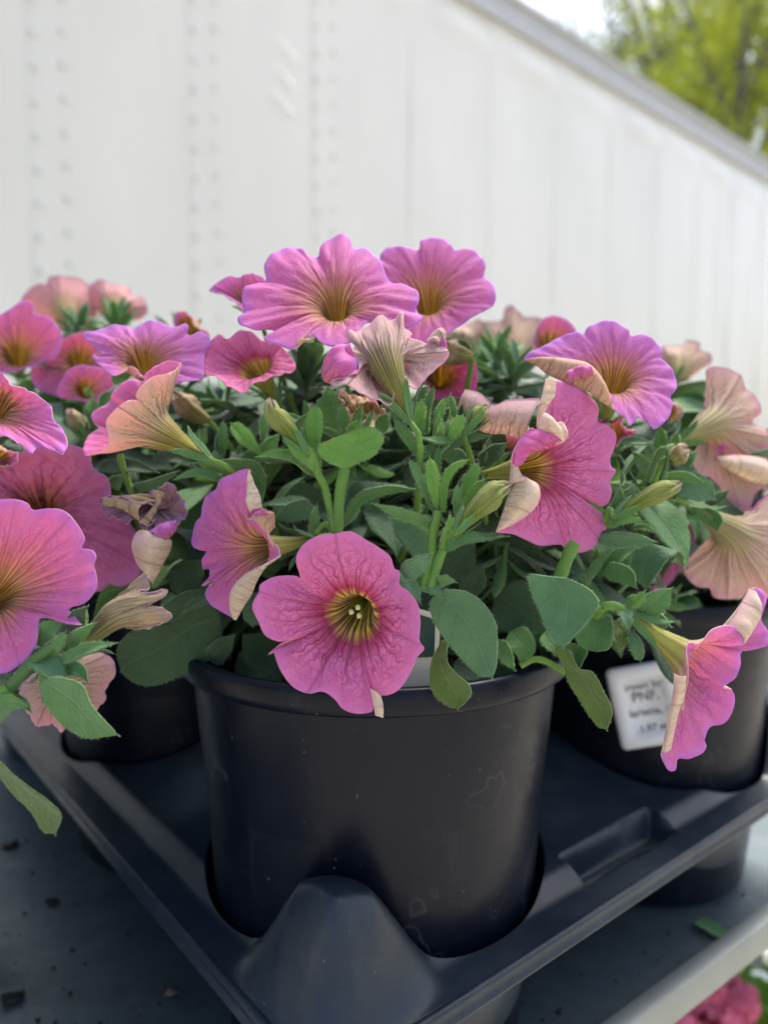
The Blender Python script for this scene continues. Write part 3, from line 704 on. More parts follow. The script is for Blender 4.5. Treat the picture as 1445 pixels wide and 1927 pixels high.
tp = np.array([.47, 4.78, 0]); td = np.array([math.cos(rad(41.6)), math.sin(rad(41.6)), 0]); tn = np.array([td[1], -td[0], 0])
HT, HB = CZ + 2.90, 1.02
trailer = empty('semi_trailer', tuple(tp + td*3 - tn*1.2), 'long white panelled trailer filling the background behind the petunias', 'trailer')
def tw(t, o, z): return tp + td*t + tn*o + np.array([0, 0, z])
seams = [-3.84 - .69*2, -3.84 - .69, -3.145-.0, -2.447, -1.757, -1.034, -.335, .36, 1.05, 1.75, 2.44, 3.14, 3.83, 4.53, 5.22, 5.92, 6.6, 7.3, 8.0]
seams = [-2.447 + .703*(i-3) for i in range(22)]
for i in range(len(seams)-1):
    a, b = seams[i], seams[i+1]; na_, nz = 26, 56
    A_, Z_ = np.meshgrid(np.linspace(a, b-.001, na_), np.linspace(HB, HT-.10, nz), indexing='ij')
    r_ = np.random.default_rng(i); ph = r_.uniform(0, 6.28, 5); uu = (A_-a)/(b-a)
    off = .0025*np.sin(np.pi*uu)*np.sin(Z_*2.1+ph[0])+.0018*np.sin(2*np.pi*uu+ph[1])*np.sin(Z_*3.7+ph[2])
    off = off + .022*np.sin(np.pi*uu)*np.exp(-((Z_-(HT-.30))/.05)**2)*r_.uniform(.5, 1.2)      # buckles under the rail
    if i > 10: off = off + .002*np.sin(uu*2*np.pi*2)                                       # ribbed far bays
    if abs(seams[i]-(-1.744)) < .05:      # three short dents
        for (t0, z0) in ((-1.33, 1.955), (-1.345, 1.80), (-1.36, 1.645)):
            zz = CZ + z0 + .0
            ca, sa = math.cos(-.62), math.sin(-.62); x_ = (A_-t0)*ca+(Z_-zz)*sa; y_ = -(A_-t0)*sa+(Z_-zz)*ca
            off = off + 0
    V = (tp[None, None]+td[None, None]*A_[..., None]+tn[None, None]*off[..., None]); V[..., 2] = Z_
    ii, jj = np.meshgrid(np.arange(na_-1), np.arange(nz-1), indexing='ij'); ii = ii.ravel(); jj = jj.ravel()
    Q = np.stack([ii*nz+jj, (ii+1)*nz+jj, (ii+1)*nz+jj+1, ii*nz+jj+1], 1)
    mk('side_panel', V.reshape(-1, 3), Q, mats=(M_TRAIL,), parent=trailer)
    # lap strip over each seam, and the post it hides
    sb = MB(); sb.box(tw(a-.002, .0015, (HT+HB)/2-.05), (.17, .003, HT-HB-.10), (td, tn, (0, 0, 1))); sb.build('seam_strip', M_TRAIL, trailer)
rv = MB(); rv.lathe([(.0175, 0), (.0165, .006), (.011, .011), (.002, .0125)], (0, 0, 0), 10, cap1=True)
rme = bpy.data.meshes.new('rivet'); rme.from_pydata(rv.V, [], rv.F); rme.materials.append(M_RIVET); rme.update(); rme.polygons.foreach_set('use_smooth', [True]*len(rme.polygons))
rme2 = rme.copy(); rme2.materials[0] = M_TRAIL
rq = Vector(tn).to_track_quat('Z', 'Y').to_euler()
for si in (3, 4, 5):
    for sx in (-.057, .057):
        for kz in range(20):
            z = CZ+.62+kz*.133+(.045 if sx > 0 else 0)
            if z > HT-.2: continue
            o = bpy.data.objects.new('rivet', rme if si == 3 or (si == 4 and sx < 0) else rme2); COL.objects.link(o); o.parent = trailer; o.rotation_euler = rq
            o.location = Vector(tw(seams[si]+sx, .0032, z)-origin(trailer))
M_HILITE = simple('highlight_white_paint', (.86,.88,.86), .25, .6)
# dents: short slanted ridges, their highlight put in as whiter paint
for (px, py) in ((545, 95), (538, 145), (532, 192)):
    # plane hit
    dr = P(px, py, 1.0)-C0; tt_ = ((tp-C0) @ tn)/(dr @ tn); hit = C0+dr*tt_
    nn_, mm_ = 24, 10; u_ = np.linspace(-1, 1, nn_); v_ = np.linspace(-1, 1, mm_)
    ax = unit(td*.82+np.array([0, 0, -.50])); ay = np.cross(ax, tn)
    V = np.array([hit+ax*(.085*u)+ay*(.013*v*math.sqrt(max(0, 1-u*u)))+tn*(.0005+.016*max(0, 1-u*u)*(1-v*v)) for u in u_ for v in v_])
    Q = [[i*mm_+j, (i+1)*mm_+j, (i+1)*mm_+j+1, i*mm_+j+1] for i in range(nn_-1) for j in range(mm_-1)]
    mk('highlight_ridge', V, Q, mats=(M_HILITE,), parent=trailer)
t0_, t1_ = seams[0], seams[-1]; tc, tl = (t0_+t1_)/2, t1_-t0_
rb = MB()
rb.box(tw(tc, .012, HT-.045), (tl, .05, .13), (td, tn, (0, 0, 1)))
rb.box(tw(tc, .030, HT+.034), (tl, .075, .028), (td, tn, (0, 0, 1)))
rb.box(tw(tc, .026, HT-.122), (tl, .022, .024), (td, tn, (0, 0, 1)))
rb.build('top_rail', M_RAIL, trailer)
rb = MB(); rb.box(tw(tc, .012, HB-.03), (tl, .05, .14), (td, tn, (0, 0, 1))); rb.build('bottom_rail', M_RAIL, trailer)
rb = MB(); rb.box(tw(tc, -1.25, HT+.03), (tl, 2.5, .02), (td, tn, (0, 0, 1))); rb.build('roof', M_TRAIL, trailer)
rb = MB(); rb.box(tw(tc, -1.25, HB-.06), (tl, 2.44, .06), (td, tn, (0, 0, 1))); rb.box(tw(tc, -1.25, HB-.22), (tl, .9, .25), (td, tn, (0, 0, 1))); rb.build('chassis', M_DARK, trailer)
for e, nm in ((t0_, 'end_wall'), (t1_, 'end_wall')):
    rb = MB(); rb.box(tw(e, -1.25, (HT+HB)/2), (.04, 2.44, HT-HB-.02), (td, tn, (0, 0, 1))); rb.build(nm, M_TRAIL, trailer)
rb = MB(); rb.box(tw(tc, -2.48, (HT+HB)/2), (tl-.05, .03, HT-HB-.02), (td, tn, (0, 0, 1))); rb.build('far_wall', M_TRAIL, trailer)
for tpos in (7.6, 8.8+1.0):
    for oo in (-.25, -2.2):
        mb = MB(); c = tw(tpos, oo, .50); prof = [(.2, -.12), (.44, -.14), (.50, -.10), (.50, .10), (.44, .14), (.2, .12)]
        mb.lathe(prof, (0, 0, 0), 32); mb.V = [tuple(c+td*v[0]+np.array([0, 0, 1])*v[1]+tn*v[2]) for v in mb.V]
        wh = mb.build('wheel', M_TYRE, trailer, True, auto=40)
        mb = MB(); mb.lathe([(.02, .05), (.2, .06), (.22, .12)], (0, 0, 0), 24, cap0=True); mb.V = [tuple(c+td*v[0]+np.array([0, 0, 1])*v[1]+tn*v[2]) for v in mb.V]; mb.build('rim', M_RAIL, wh, True)
mb = MB()
for oo in (-.5, -1.9): mb.box(tw(-2.0, oo, .5), (.12, .12, 1.0), (td, tn, (0, 0, 1)))
mb.build('landing_leg', M_DARK, trailer)

# ------------------------------------------------------------ trees beyond the trailer
def m_foliage(name, c1, c2):
    k = NT(name); oi = k.noise(k.obj(), .9, 3, .6); f = k.n('ShaderNodeTexNoise'); k.set(f.inputs['Vector'], k.obj()); f.inputs['Scale'].default_value = 9
    col = k.mix(k.rng(k.math('ADD', k.math('MULTIPLY', oi, .6), k.math('MULTIPLY', f.outputs['Fac'], .4)), .35, .65), c1, c2)
    k.P(base=col, rough=.6, spec=.2); k.translucent(.45, k.mix(.3, col, (.30, .34, .02))); return k.m
M_BARK = simple('tree_bark', (.13,.12,.11), .9, .1, noise=.3, ns=8, bump=.5, bs=12, bd=.02)
def tree(x, y, h, cr, cz, mat, n, label, seed, leafsz=.11, lean=0):
    r = np.random.default_rng(seed)
    t = empty('broadleaf_tree', (x, y, 0), label, 'tree', 'trees beyond the trailer')
    mb = MB(); top = np.array([x+lean, y, cz]); mb.tube([(x, y, -.1), (x+lean*.3, y, h*.3), (x+lean*.7, y+.1, h*.6), (x+lean, y, h*.93)], [h*.022, h*.017, h*.011, h*.003], 10); mb.build('trunk', M_BARK, t, True)
    tips = []
    for k in range(26):
        a = r.uniform(0, 6.28); z0 = h*r.uniform(.25, .8); f = z0/h; b = np.array([x+lean*f, y, z0])
        e = top*0+np.array([x+lean+math.cos(a)*cr*r.uniform(.4, .95), y+math.sin(a)*cr*r.uniform(.4, .95), min(h*1.0, z0+h*r.uniform(.10, .35))])
        m_ = (b+e)/2+np.array([0, 0, h*.03]); mb = MB(); mb.tube([b, m_, e], [h*.007, h*.004, h*.0015], 6); mb.build('branch', M_BARK, t, True)
        tips += [e, m_*.4+e*.6, m_]
    tips = np.array(tips); nc = n//40
    base = tips[r.integers(0, len(tips), nc)]+r.normal(0, cr*.16, (nc, 3)); cen = np.repeat(base, 40, 0)+r.normal(0, cr*.085, (nc*40, 3))
    m = len(cen); a = r.normal(0, 1, (m, 3)); a /= np.linalg.norm(a, axis=1, keepdims=True); b = np.cross(a, r.normal(0, 1, (m, 3))); b /= np.linalg.norm(b, axis=1, keepdims=True)
    s = (leafsz*r.uniform(.5, 1.2, m))[:, None]
    V = np.empty((m*4, 3)); V[0::4] = cen-a*s; V[1::4] = cen+b*s*.5; V[2::4] = cen+a*s; V[3::4] = cen-b*s*.5
    mk('crown', V, np.arange(m*4).reshape(-1, 4), mats=(mat,), parent=t, smooth=False, kind='stuff')
MF1 = m_foliage('spring_foliage', (.20,.27,.03), (.46,.50,.05)); MF2 = m_foliage('grey_green_foliage', (.14,.19,.10), (.28,.33,.17))
def at(px, d): return (px-CX)/FPX*d
tree(at(1370, 15), 15, 12.8, 2.3, 8, MF1, 13000, 'bright yellow green spring tree rising above the trailer roof at the right edge', 3, .075)
tree(at(1540, 17), 17, 14, 2.8, 8, MF1, 13000, 'yellow green tree whose left side reaches in at the far right corner of the photo', 4, .08)
tree(at(1225, 22), 22, 15.5, 3.0, 9, MF2, 7000, 'sparse grey green tree left of the bright tree with sky showing through', 5, .09)
tree(at(1120, 30), 30, 18, 3.0, 10, MF2, 5000, 'small distant tree just over the trailer rail, leftmost of the trees', 6, .10)
tree(at(1340, 27), 27, 19, 4.2, 10, MF2, 8000, 'tall dark tree standing behind the bright yellow green one', 8, .11)

# ------------------------------------------------------------ cart shelf
ed = unit(np.array([math.sin(rad(53.35)), math.cos(rad(53.35)), 0])); el = unit(np.array([-ed[1], ed[0], 0]))
cart = empty('galvanised_cart', tuple(W3(.5, 6, -14)), 'galvanised steel plant cart whose top shelf carries the black tray', 'plant cart')
SZ = -3.10
L0 = W3(1.243, 3.833, SZ); 
Lp = np.array([L0[0], L0[1], 0]); 
def sh(u, v, z=0): return Lp + ed*u + el*v + np.array([0, 0, CZ+SZ*R+z])
SU0, SU1, SV1 = -.42, .86, .92
mb = MB(); nu_, nv_ = 40, 30
mb.box(sh((SU0+SU1)/2, SV1/2, -.003), (SU1-SU0, SV1, .006), (ed, el, (0, 0, 1))); mb.build('shelf_panel', M_GALV, cart)
def lip(c, ln, ax):
    mb = MB(); n_ = np.cross(ax, [0, 0, 1])
    prof = [(-.006, 0.0), (-.004, .0035), (.0, .0045), (.004, .003), (.0055, -.001), (.0045, -.0115), (.002, -.013), (-.004, -.013), (-.0045, -.010), (-.002, -.004)]
    V = []; 
    for s_ in (-ln/2, ln/2):
        for (o_, z_) in prof: V.append(c+ax*s_+n_*o_+np.array([0, 0, z_]))
    k = len(prof); F = [(i, (i+1) % k, k+(i+1) % k, k+i) for i in range(k)]+[tuple(range(k)), tuple(range(2*k-1, k-1, -1))]
    mb.add(V, F); return mb
lip(sh((SU0+SU1)/2, -.004), SU1-SU0, ed).build('shelf_lip', M_LIP, cart, True, auto=35)
lip(sh((SU0+SU1)/2, SV1+.004), SU1-SU0, -ed).build('shelf_lip', M_LIP, cart, True, auto=35)
lip(sh(SU0-.004, SV1/2), SV1, -el).build('shelf_lip', M_LIP, cart, True, auto=35)
lip(sh(SU1+.004, SV1/2), SV1, el).build('shelf_lip', M_LIP, cart, True, auto=35)
for (u, v) in ((SU0+.02, .02), (SU0+.02, SV1-.02), (SU1-.02, .02), (SU1-.02, SV1-.02)):
    mb = MB(); p = sh(u, v, -.03); mb.tube([(p[0], p[1], .12), (p[0], p[1], p[2])], .014, 14); mb.build('post', M_CHROME, cart, True, auto=50)
    mb = MB(); mb.lathe([(.0, -.016), (.055, -.016), (.062, -.008), (.062, .008), (.055, .016), (.0, .016)], (0, 0, 0), 24); mb.V = [(p[0]+a_, p[1]+c_, .062+b_) for (a_, b_, c_) in mb.V]; mb.build('caster', M_TYRE, cart, True, auto=40)
mb = MB(); mb.box(sh((SU0+SU1)/2, SV1/2, -.52), (SU1-SU0, SV1, .006), (ed, el, (0, 0, 1))); mb.build('lower_shelf', M_GALV, cart)

# short steel tube sticking in beyond the shelf lip
mb = MB(); a_ = P(1418, 1800, .62); b_ = P(1640, 1930, .80); mb.tube([a_+(a_-b_)*.002, a_, b_], [.004, .0075, .0075], 16)
rail = mb.build('steel_tube', M_CHROME, None, True, auto=50); tag(rail, 'short shiny steel tube poking in beyond the shelf lip at lower right', 'metal tube')

# ------------------------------------------------------------ plastic tray
PC = {}
p1 = np.array([-.05, 4.0]); e2d = np.array([math.sin(rad(50.83)), math.cos(rad(50.83))]); l2d = np.array([-e2d[1], e2d[0]]); SP = 2.56
for i in range(2):
    for j in range(3): PC[(i, j)] = p1 + e2d*SP*i + l2d*SP*j
tray = empty('plastic_plant_tray', tuple(W3(*(p1+e2d*SP*.5+l2d*SP), SZ+.05)), 'black moulded carrier tray holding the petunia pots on the shelf', 'plant tray')
EU, EV = 1.08, 1.05
U1, V1 = SP+.86, 2*SP+EV
def sstep(x, a, b): t = np.clip((x-a)/(b-a), 0, 1); return t*t*(3-2*t)
def tray_h(u, v):
    """height in pot radii below the camera at tray coordinates (u along the right edge, v along the left edge)"""
    e = np.minimum.reduce([u+EU, U1-u, v+EV, V1-v])
    h = -2.25 + .07*sstep(e, .13, .28) + .30*sstep(e, .28, 1.40)
    # corner posts and posts between pots
    def post(cu, cv, hh, r0, r1):
        d = np.hypot(u-cu, v-cv); return hh*(1-sstep(d, r0, r1))
    for (cu, cv) in ((-.85, -.75), (U1-.20, -.80), (-.85, V1-.22), (U1-.20, V1-.22)):
        d_ = np.hypot(u-cu, v-cv); q_ = np.maximum(d_-.18, 0); b_ = (-1.77-.04*(d_/.18)**2*(d_ < .18)-(d_ >= .18)*(.04+1.6*(np.sqrt(q_**2+.0016)-.04))); h = .5*(h+b_+np.sqrt((h-b_)**2+.004))
    for iu in (0.5,):
        for jv in (.5, 1.5): h = np.maximum(h, -1.45-.9*sstep(np.hypot(u-SP*iu, v-SP*jv), .22, .62))
    h0 = -2.25 + .07*sstep(e, .13, .28) + .30*sstep(e, .28, 1.40); fe = sstep(u+EU, -.03, .26)*sstep(v+EV, -.03, .26)*sstep(U1-u, -.03, .16)*sstep(V1-v, -.03, .16); h = h0*(1-fe)+h*fe
    # hand slots
    for (cu, cv, al) in ((1.14, -EV+.235, 0), (1.14, V1-.235, 0)):
        a, b = (u-cu, v-cv) if al == 0 else (v-cv, u-cu)
        m = (1-sstep(np.abs(a), .40, .45))*(1-sstep(np.abs(b), .065, .10)); h = h - .17*m
        m2 = (1-sstep(np.abs(a), .22, .26))*(1-sstep(np.abs(b+.03), .012, .03)); h = h + .05*m2
    return h
def tray_pt(u, v, h): 
    q = p1[None]+np.asarray(u)[:, None]*e2d[None]+np.asarray(v)[:, None]*l2d[None]
    return np.column_stack([q*R, CZ+np.asarray(h)*R])
RH = .918
for (i, j) in PC:
    cu, cv = i*SP, j*SP
    ulo = -EU if i == 0 else cu-SP/2; uhi = U1 if i == 1 else cu+SP/2
    vlo = -EV if j == 0 else cv-SP/2; vhi = V1 if j == 2 else cv+SP/2
    near = (i, j) in ((0, 0), (1, 0), (0, 1)); NA, NR = (560, 64) if near else (160, 20)
    an = np.linspace(0, 2*np.pi, NA, endpoint=False)
    cor = np.array([math.atan2(y-cv, x-cu) % (2*np.pi) for x in (ulo, uhi) for y in (vlo, vhi)])
    for c_ in cor: an[np.argmin(np.abs(an-c_))] = c_
    ca, sa = np.cos(an), np.sin(an)
    tu = np.where(ca > 0, (uhi-cu)/np.maximum(ca, 1e-9), (ulo-cu)/np.minimum(ca, -1e-9)); tv = np.where(sa > 0, (vhi-cv)/np.maximum(sa, 1e-9), (vlo-cv)/np.minimum(sa, -1e-9))
    rmax = np.minimum(np.abs(tu), np.abs(tv))
    f = np.linspace(0, 1, NR); f = np.concatenate([[0, .012, .03], f[2:]])if NR > 3 else f
    NR2 = len(f); rr2 = RH+(rmax[:, None]-RH)*f[None]
    Uq = cu+rr2*ca[:, None]; Vq = cv+rr2*sa[:, None]; H = tray_h(Uq, Vq)
    H[:, 0] -= .045; H[:, 1] -= .012
    V = tray_pt(Uq.ravel(), Vq.ravel(), H.ravel())
    a, b = np.meshgrid(np.arange(NA), np.arange(NR2-1), indexing='ij'); a = a.ravel(); b = b.ravel(); a2 = (a+1) % NA
    Q = np.stack([a*NR2+b, a*NR2+b+1, a2*NR2+b+1, a2*NR2+b], 1)
    mk('tray_deck', V, Q, mats=(M_TRAY,), parent=tray)
    # cup below the hole
    hz = H[:, 0]; ks = np.linspace(0, 1, 12); rc = RH-(RH-.78)*ks
    Vc = []
    for q_, kk_ in enumerate(ks):
        z = hz*(1-kk_)+(SZ+.03)*kk_; Vc.append(tray_pt(cu+rc[q_]*ca, cv+rc[q_]*sa, z))
    Vc.append(tray_pt(cu+.72*ca, cv+.72*sa, np.full(NA, SZ+.004))); Vc.append(tray_pt(cu+.05*ca, cv+.05*sa, np.full(NA, SZ+.004)))
    Vc = np.stack(Vc, 1).reshape(-1, 3); n2 = 14
    a, b = np.meshgrid(np.arange(NA), np.arange(n2-1), indexing='ij'); a = a.ravel(); b = b.ravel(); a2 = (a+1) % NA
    mk('cup', Vc, np.stack([a*n2+b, a2*n2+b, a2*n2+b+1, a*n2+b+1], 1), mats=(M_TRAY,), parent=tray)
# rolled outer flange
def flange():
    prof = [(0, 0), (.020, .006), (.034, -.004), (.036, -.02), (.034, -.055), (.048, -.064), (.048, -.075), (.028, -.072)]
    cs = [(-EU, -EV, -1, -1), (U1, -EV, 1, -1), (U1, V1, 1, 1), (-EU, V1, -1, 1)]
    pts = []
    for (cu, cv, su, sv) in cs:
        for q in range(7):
            a = q/6; 
            if (su, sv) in ((-1, -1), (1, 1)): a = a
            pts.append((cu, cv, su, sv, q))
    V = []; n = len(pts)
    angs = {(-1,-1): (180, 270), (1,-1): (270, 360), (1,1): (0, 90), (-1,1): (90, 180)}
    for (cu, cv, su, sv, q) in pts:
        a0, a1 = angs[(su, sv)]; a = rad(a0+(a1-a0)*q/6)
        for (o_, z_) in prof: V.append(tray_pt([cu+math.cos(a)*o_], [cv+math.sin(a)*o_], [-2.25+z_])[0])
    k = len(prof); Q = []
    for i in range(n):
        for j in range(k-1): Q.append([i*k+j, ((i+1) % n)*k+j, ((i+1) % n)*k+j+1, i*k+j+1])
    return np.array(V), Q
Vf, Qf = flange(); mk('rim_flange', Vf, Qf, mats=(M_TRAY,), parent=tray)

# ------------------------------------------------------------ pots
def pot(center, label, hz=0.0):
    c = W3(center[0], center[1], hz); o = empty('plastic_pot', (c[0], c[1], CZ+(SZ+.03+hz)*R), label, 'flower pot', 'black pots holding the petunias')
    c0 = (c[0], c[1], CZ+hz*R)
    b = SZ+.03
    prof = [(.70, b+.02), (.745, b+.0), (.77, b+.04), (.838, -2.3), (.876, -1.42), (.8775, -1.375), (.8865, -1.365), (.8885, -1.30), (.905, -1.11), (.918, -1.085), (.948, -1.078)]
    PSX = 1.045; mb = MB(); mb.lathe([(r_*R*PSX, z_*R) for r_, z_ in prof], c0, 128, cap0=True); mb.build('pot_wall', M_POT, o, True, auto=50)
    rimp = [(.940, -1.074), (.985, -1.078), (.998, -1.064), (1.0, -1.04), (.999, -.985), (.992, -.965), (.975, -.957), (.950, -.960), (.935, -.975), (.93, -1.05), (.90, -1.4), (.87, -1.7)]
    mb = MB(); mb.lathe([(r_*R*PSX, z_*R) for r_, z_ in rimp], c0, 128); mb.build('pot_rim', M_POT, o, True, auto=50)
    r_ = np.random.default_rng(5); n = 30; V = [(c0[0], c0[1], c0[2]-1.28*R)]; F = []
    for i in range(1, 9):
        for j in range(n):
            a = 2*math.pi*j/n; rr3 = .908*R*i/8; V.append((c0[0]+rr3*math.cos(a), c0[1]+rr3*math.sin(a), c0[2]-1.30*R+r_.normal(0, .0012)))
    for j in range(n): F.append((0, 1+j, 1+(j+1) % n))
    for i in range(7):
        for j in range(n): F.append((1+i*n+j, 1+(i+1)*n+j, 1+(i+1)*n+(j+1) % n, 1+i*n+(j+1) % n))
    mb = MB(); mb.add(V, F); mb.build('soil', M_SOIL, o)
    return o, np.array([c0[0], c0[1], c0[2]-1.27*R])
pot1, s1 = pot(PC[(0, 0)], 'large black plastic pot in the middle foreground at the tray corner')
pot2, s2 = pot(PC[(1, 0)], 'black plastic pot at right with the white printed label on its side')
pot3, s3 = pot(PC[(0, 1)], 'black plastic pot behind left of the middle one, half hidden in shade')
pot4, s4 = pot(PC[(1, 1)], 'black plastic pot at the back of the tray, hidden behind the flowers')
# a plant beyond the left edge of the picture, its pot straight on the shelf
pot5, s5 = pot(np.array([-3.35, 3.9]), 'black plastic pot standing on the bare shelf left of the tray', 0.0)

# white printed label on the right pot
def on_pot(px, py, D): return P(px, py, D)
lab = empty('white_label_tag', tuple(P(1210, 1330, .40)), 'white raised plastic label with grey printed lines on the right pot', 'plant label')
_, _, dl = proj(np.array([s2[0], s2[1], s2[2]]))
k0 = .372
q = [P(1144, 1262, k0+.004), P(1272, 1240, k0-.001), P(1291, 1392, k0-.001), P(1167, 1415, k0+.004)]      # tl tr br bl
ax = unit(q[1]-q[0]); nrm_ = unit(np.cross(q[1]-q[0], q[3]-q[0])); 
if nrm_ @ FW > 0: nrm_ = -nrm_
ay = unit(np.cross(nrm_, ax)); cen = sum(q)/4; wd = np.linalg.norm(q[1]-q[0]); hd = np.linalg.norm(q[3]-q[0])
def rrect(w, h, r, n=6):
    out = []
    for (sx, sy, a0) in ((1, 1, 0), (-1, 1, 90), (-1, -1, 180), (1, -1, 270)):
        for i in range(n+1):
            a = rad(a0+90*i/n); out.append((sx*(w/2-r)+r*math.cos(a), sy*(h/2-r)+r*math.sin(a)))
    return out
M_LABEL = simple('white_label_plastic', (.66,.66,.68), .45, .4, noise=.04, ns=60, bump=.1, bs=500)
M_PRINT = simple('grey_print', (.16,.17,.18), .6, .2)
lv = MB(); rings = [(0, -.0016, .003), (0, .0, .003), (-.0010, .0012, .0026), (-.0062, .0012, .004), (-.0078, -.0010, .003)]
Vv = []; m_ = None
for (ins, z_, r_) in rings:
    pr_ = rrect(wd+2*ins, hd+2*ins, r_); m_ = len(pr_); Vv += [cen+ax*a+ay*b+nrm_*z_ for a, b in pr_]
Ff = [(i*m_+j, i*m_+(j+1) % m_, (i+1)*m_+(j+1) % m_, (i+1)*m_+j) for i in range(len(rings)-1) for j in range(m_)]
Ff.append(tuple((len(rings)-1)*m_+j for j in range(m_))); lv.add(Vv, Ff); lv.build('label_plate', M_LABEL, lab, True, auto=60)
def text(s, x, y, size, parent, mat=M_PRINT, cen_=cen, ax_=ax, ay_=ay, n_=nrm_, lift=.0004):
    cu = bpy.data.curves.new('lettering', 'FONT'); cu.body = s; cu.size = size; cu.extrude = .00003; cu.materials.append(mat); cu.offset = size*.012
    o = bpy.data.objects.new('lettering', cu); COL.objects.link(o)
    bpy.context.view_layer.update(); me_t = bpy.data.meshes.new_from_object(o.evaluated_get(bpy.context.evaluated_depsgraph_get())); bpy.data.objects.remove(o)
    o = bpy.data.objects.new('lettering', me_t); COL.objects.link(o); o.parent = parent
    Mx = Matrix(((ax_[0], ay_[0], n_[0], 0), (ax_[1], ay_[1], n_[1], 0), (ax_[2], ay_[2], n_[2], 0), (0, 0, 0, 1)))
    o.rotation_euler = Mx.to_euler(); o.location = Vector(cen_+ax_*x+ay_*y+n_*(lift-.0010)-origin(parent)); return o
text('Grown by:', -wd*.35, hd*.20, .0050, lab); text('PNF, LLC', -wd*.20, hd*.055, .0068, lab)
text('Marietta, GA', -wd*.37, -hd*.125, .0054, lab); text('1.97 gal', -wd*.18, -hd*.32, .0050, lab)

# care tag pushed into the middle pot
tg = empty('care_tag', tuple(P(800, 1285, .262)), 'cream care tag with a dark green panel stuck behind the front flower', 'plant tag')
def card(quad, mat, name, th, parent, push=0):
    q_ = [np.array(p) for p in quad]; n_ = unit(np.cross(q_[1]-q_[0], q_[3]-q_[0]))
    if n_ @ FW > 0: n_ = -n_
    mb = MB(); V = [p+n_*push for p in q_]+[p+n_*(push-th) for p in q_]
    mb.add(V, [(0, 1, 2, 3), (7, 6, 5, 4), (0, 4, 5, 1), (1, 5, 6, 2), (2, 6, 7, 3), (3, 7, 4, 0)]); mb.build(name, mat, parent)
M_CREAM = simple('cream_card', (.66,.62,.52), .5, .3, noise=.04, ns=30); M_TAGG = simple('dark_green_print', (.012,.045,.035), .35, .4)
card([P(735, 1130, .262), P(829, 1158, .262), P(823, 1293, .262), P(728, 1297, .262)], M_CREAM, 'tag_card', .0006, tg)
card([P(745, 1142, .262), P(819, 1166, .262), P(817, 1236, .262), P(742, 1240, .262)], M_TAGG, 'green_panel', .0002, tg, .0004)

# fallen leaf and scraps on the shelf
def on_shelf(px, py, dz=0):
    d_ = P(px, py, 1)-C0; t_ = (SZ*R+dz)/d_[2]; return C0+d_*t_
a_ = on_shelf(1308, 1735, .002); b_ = on_shelf(1362, 1762, .002)
me_ = generic_leaf(.020, .010, .15, .2, 'v', 'mid', 9, 10); fo = bpy.data.objects.new('fallen_leaf', me_); COL.objects.link(fo)
d_ = unit(b_-a_); fo.location = a_; fo.rotation_euler = (0, 0, math.atan2(-d_[0], d_[1])); tag(fo, 'small green leaf lying on the shelf near its lip', 'leaf')
for (px, py, sz, lb) in ((325, 1872, .0035, 'pale dry petal scrap on the shelf at lower left'), (22, 1880, .006, 'curled black leaf scrap at the bottom left edge of the shelf'), (100, 1700, .0035, 'tiny dark crumb on the shelf left of the tray'), (20, 1592, .006, 'dark dried leaf scrap on the shelf under the hanging leaf')):
    c_ = on_shelf(px, py, .001); r_ = np.random.default_rng(px); n_ = 12
    V = [c_+np.array([0, 0, .0016])]+[c_+sz*np.array([math.cos(i*6.283/n_)*(.9+r_.uniform(-.5, .5)), math.sin(i*6.283/n_)*(.7+r_.uniform(-.2, .2)), 0])+np.array([0, 0, r_.uniform(0, .0025)]) for i in range(n_)]
    V2 = [v-np.array([0, 0, .0006]) for v in V]; F = [(0, 1+i, 1+(i+1) % n_) for i in range(n_)]; F2 = [(n_+1, n_+2+(i+1) % n_, n_+2+i) for i in range(n_)]
    mb = MB(); mb.add(V+V2, F+F2+[(1+i, n_+2+i, n_+2+(i+1) % n_, 1+(i+1) % n_) for i in range(n_)])
    tag(mb.build('dry_scrap', M_DRY if px == 325 else simple('dark_scrap', (.03,.03,.025), .8, .1), None, True), lb, 'plant scrap')

# soil crumbs lying about on the shelf and tray rim
r_ = np.random.default_rng(77); V = []; Q = []
for k in range(420):
    px, py = r_.uniform(-20, 520), r_.uniform(1430, 1960)
    if k % 3 == 0: px, py = r_.uniform(900, 1460), r_.uniform(1640, 1960)
    if px > 900 and py > 1927-(px-1151)*.735-22: continue
    c_ = on_shelf(px, py, .0005); s_ = .0004+.0011*r_.uniform(0, 1)**3; a = r_.normal(0, 1, (6, 3)); a[:, 2] *= .6; b0 = len(V)
    for d_ in ((1,0,0),(0,1,0),(-1,0,0),(0,-1,0),(0,0,.8),(0,0,-.4)): V.append(c_+np.array(d_)*s_*r_.uniform(.6, 1.4))
    for f in ((0,1,4),(1,2,4),(2,3,4),(3,0,4),(1,0,5),(2,1,5),(3,2,5),(0,3,5)): Q.append([b0+i for i in f])
cr = mk('soil_crumbs', np.array(V), None, np.array(Q), mats=(simple('crumb', (.035,.03,.022), .95, .1, noise=.5, ns=300),), smooth=False); tag(cr, 'scattered dark soil crumbs lying on the galvanised shelf', 'soil', kind='stuff')
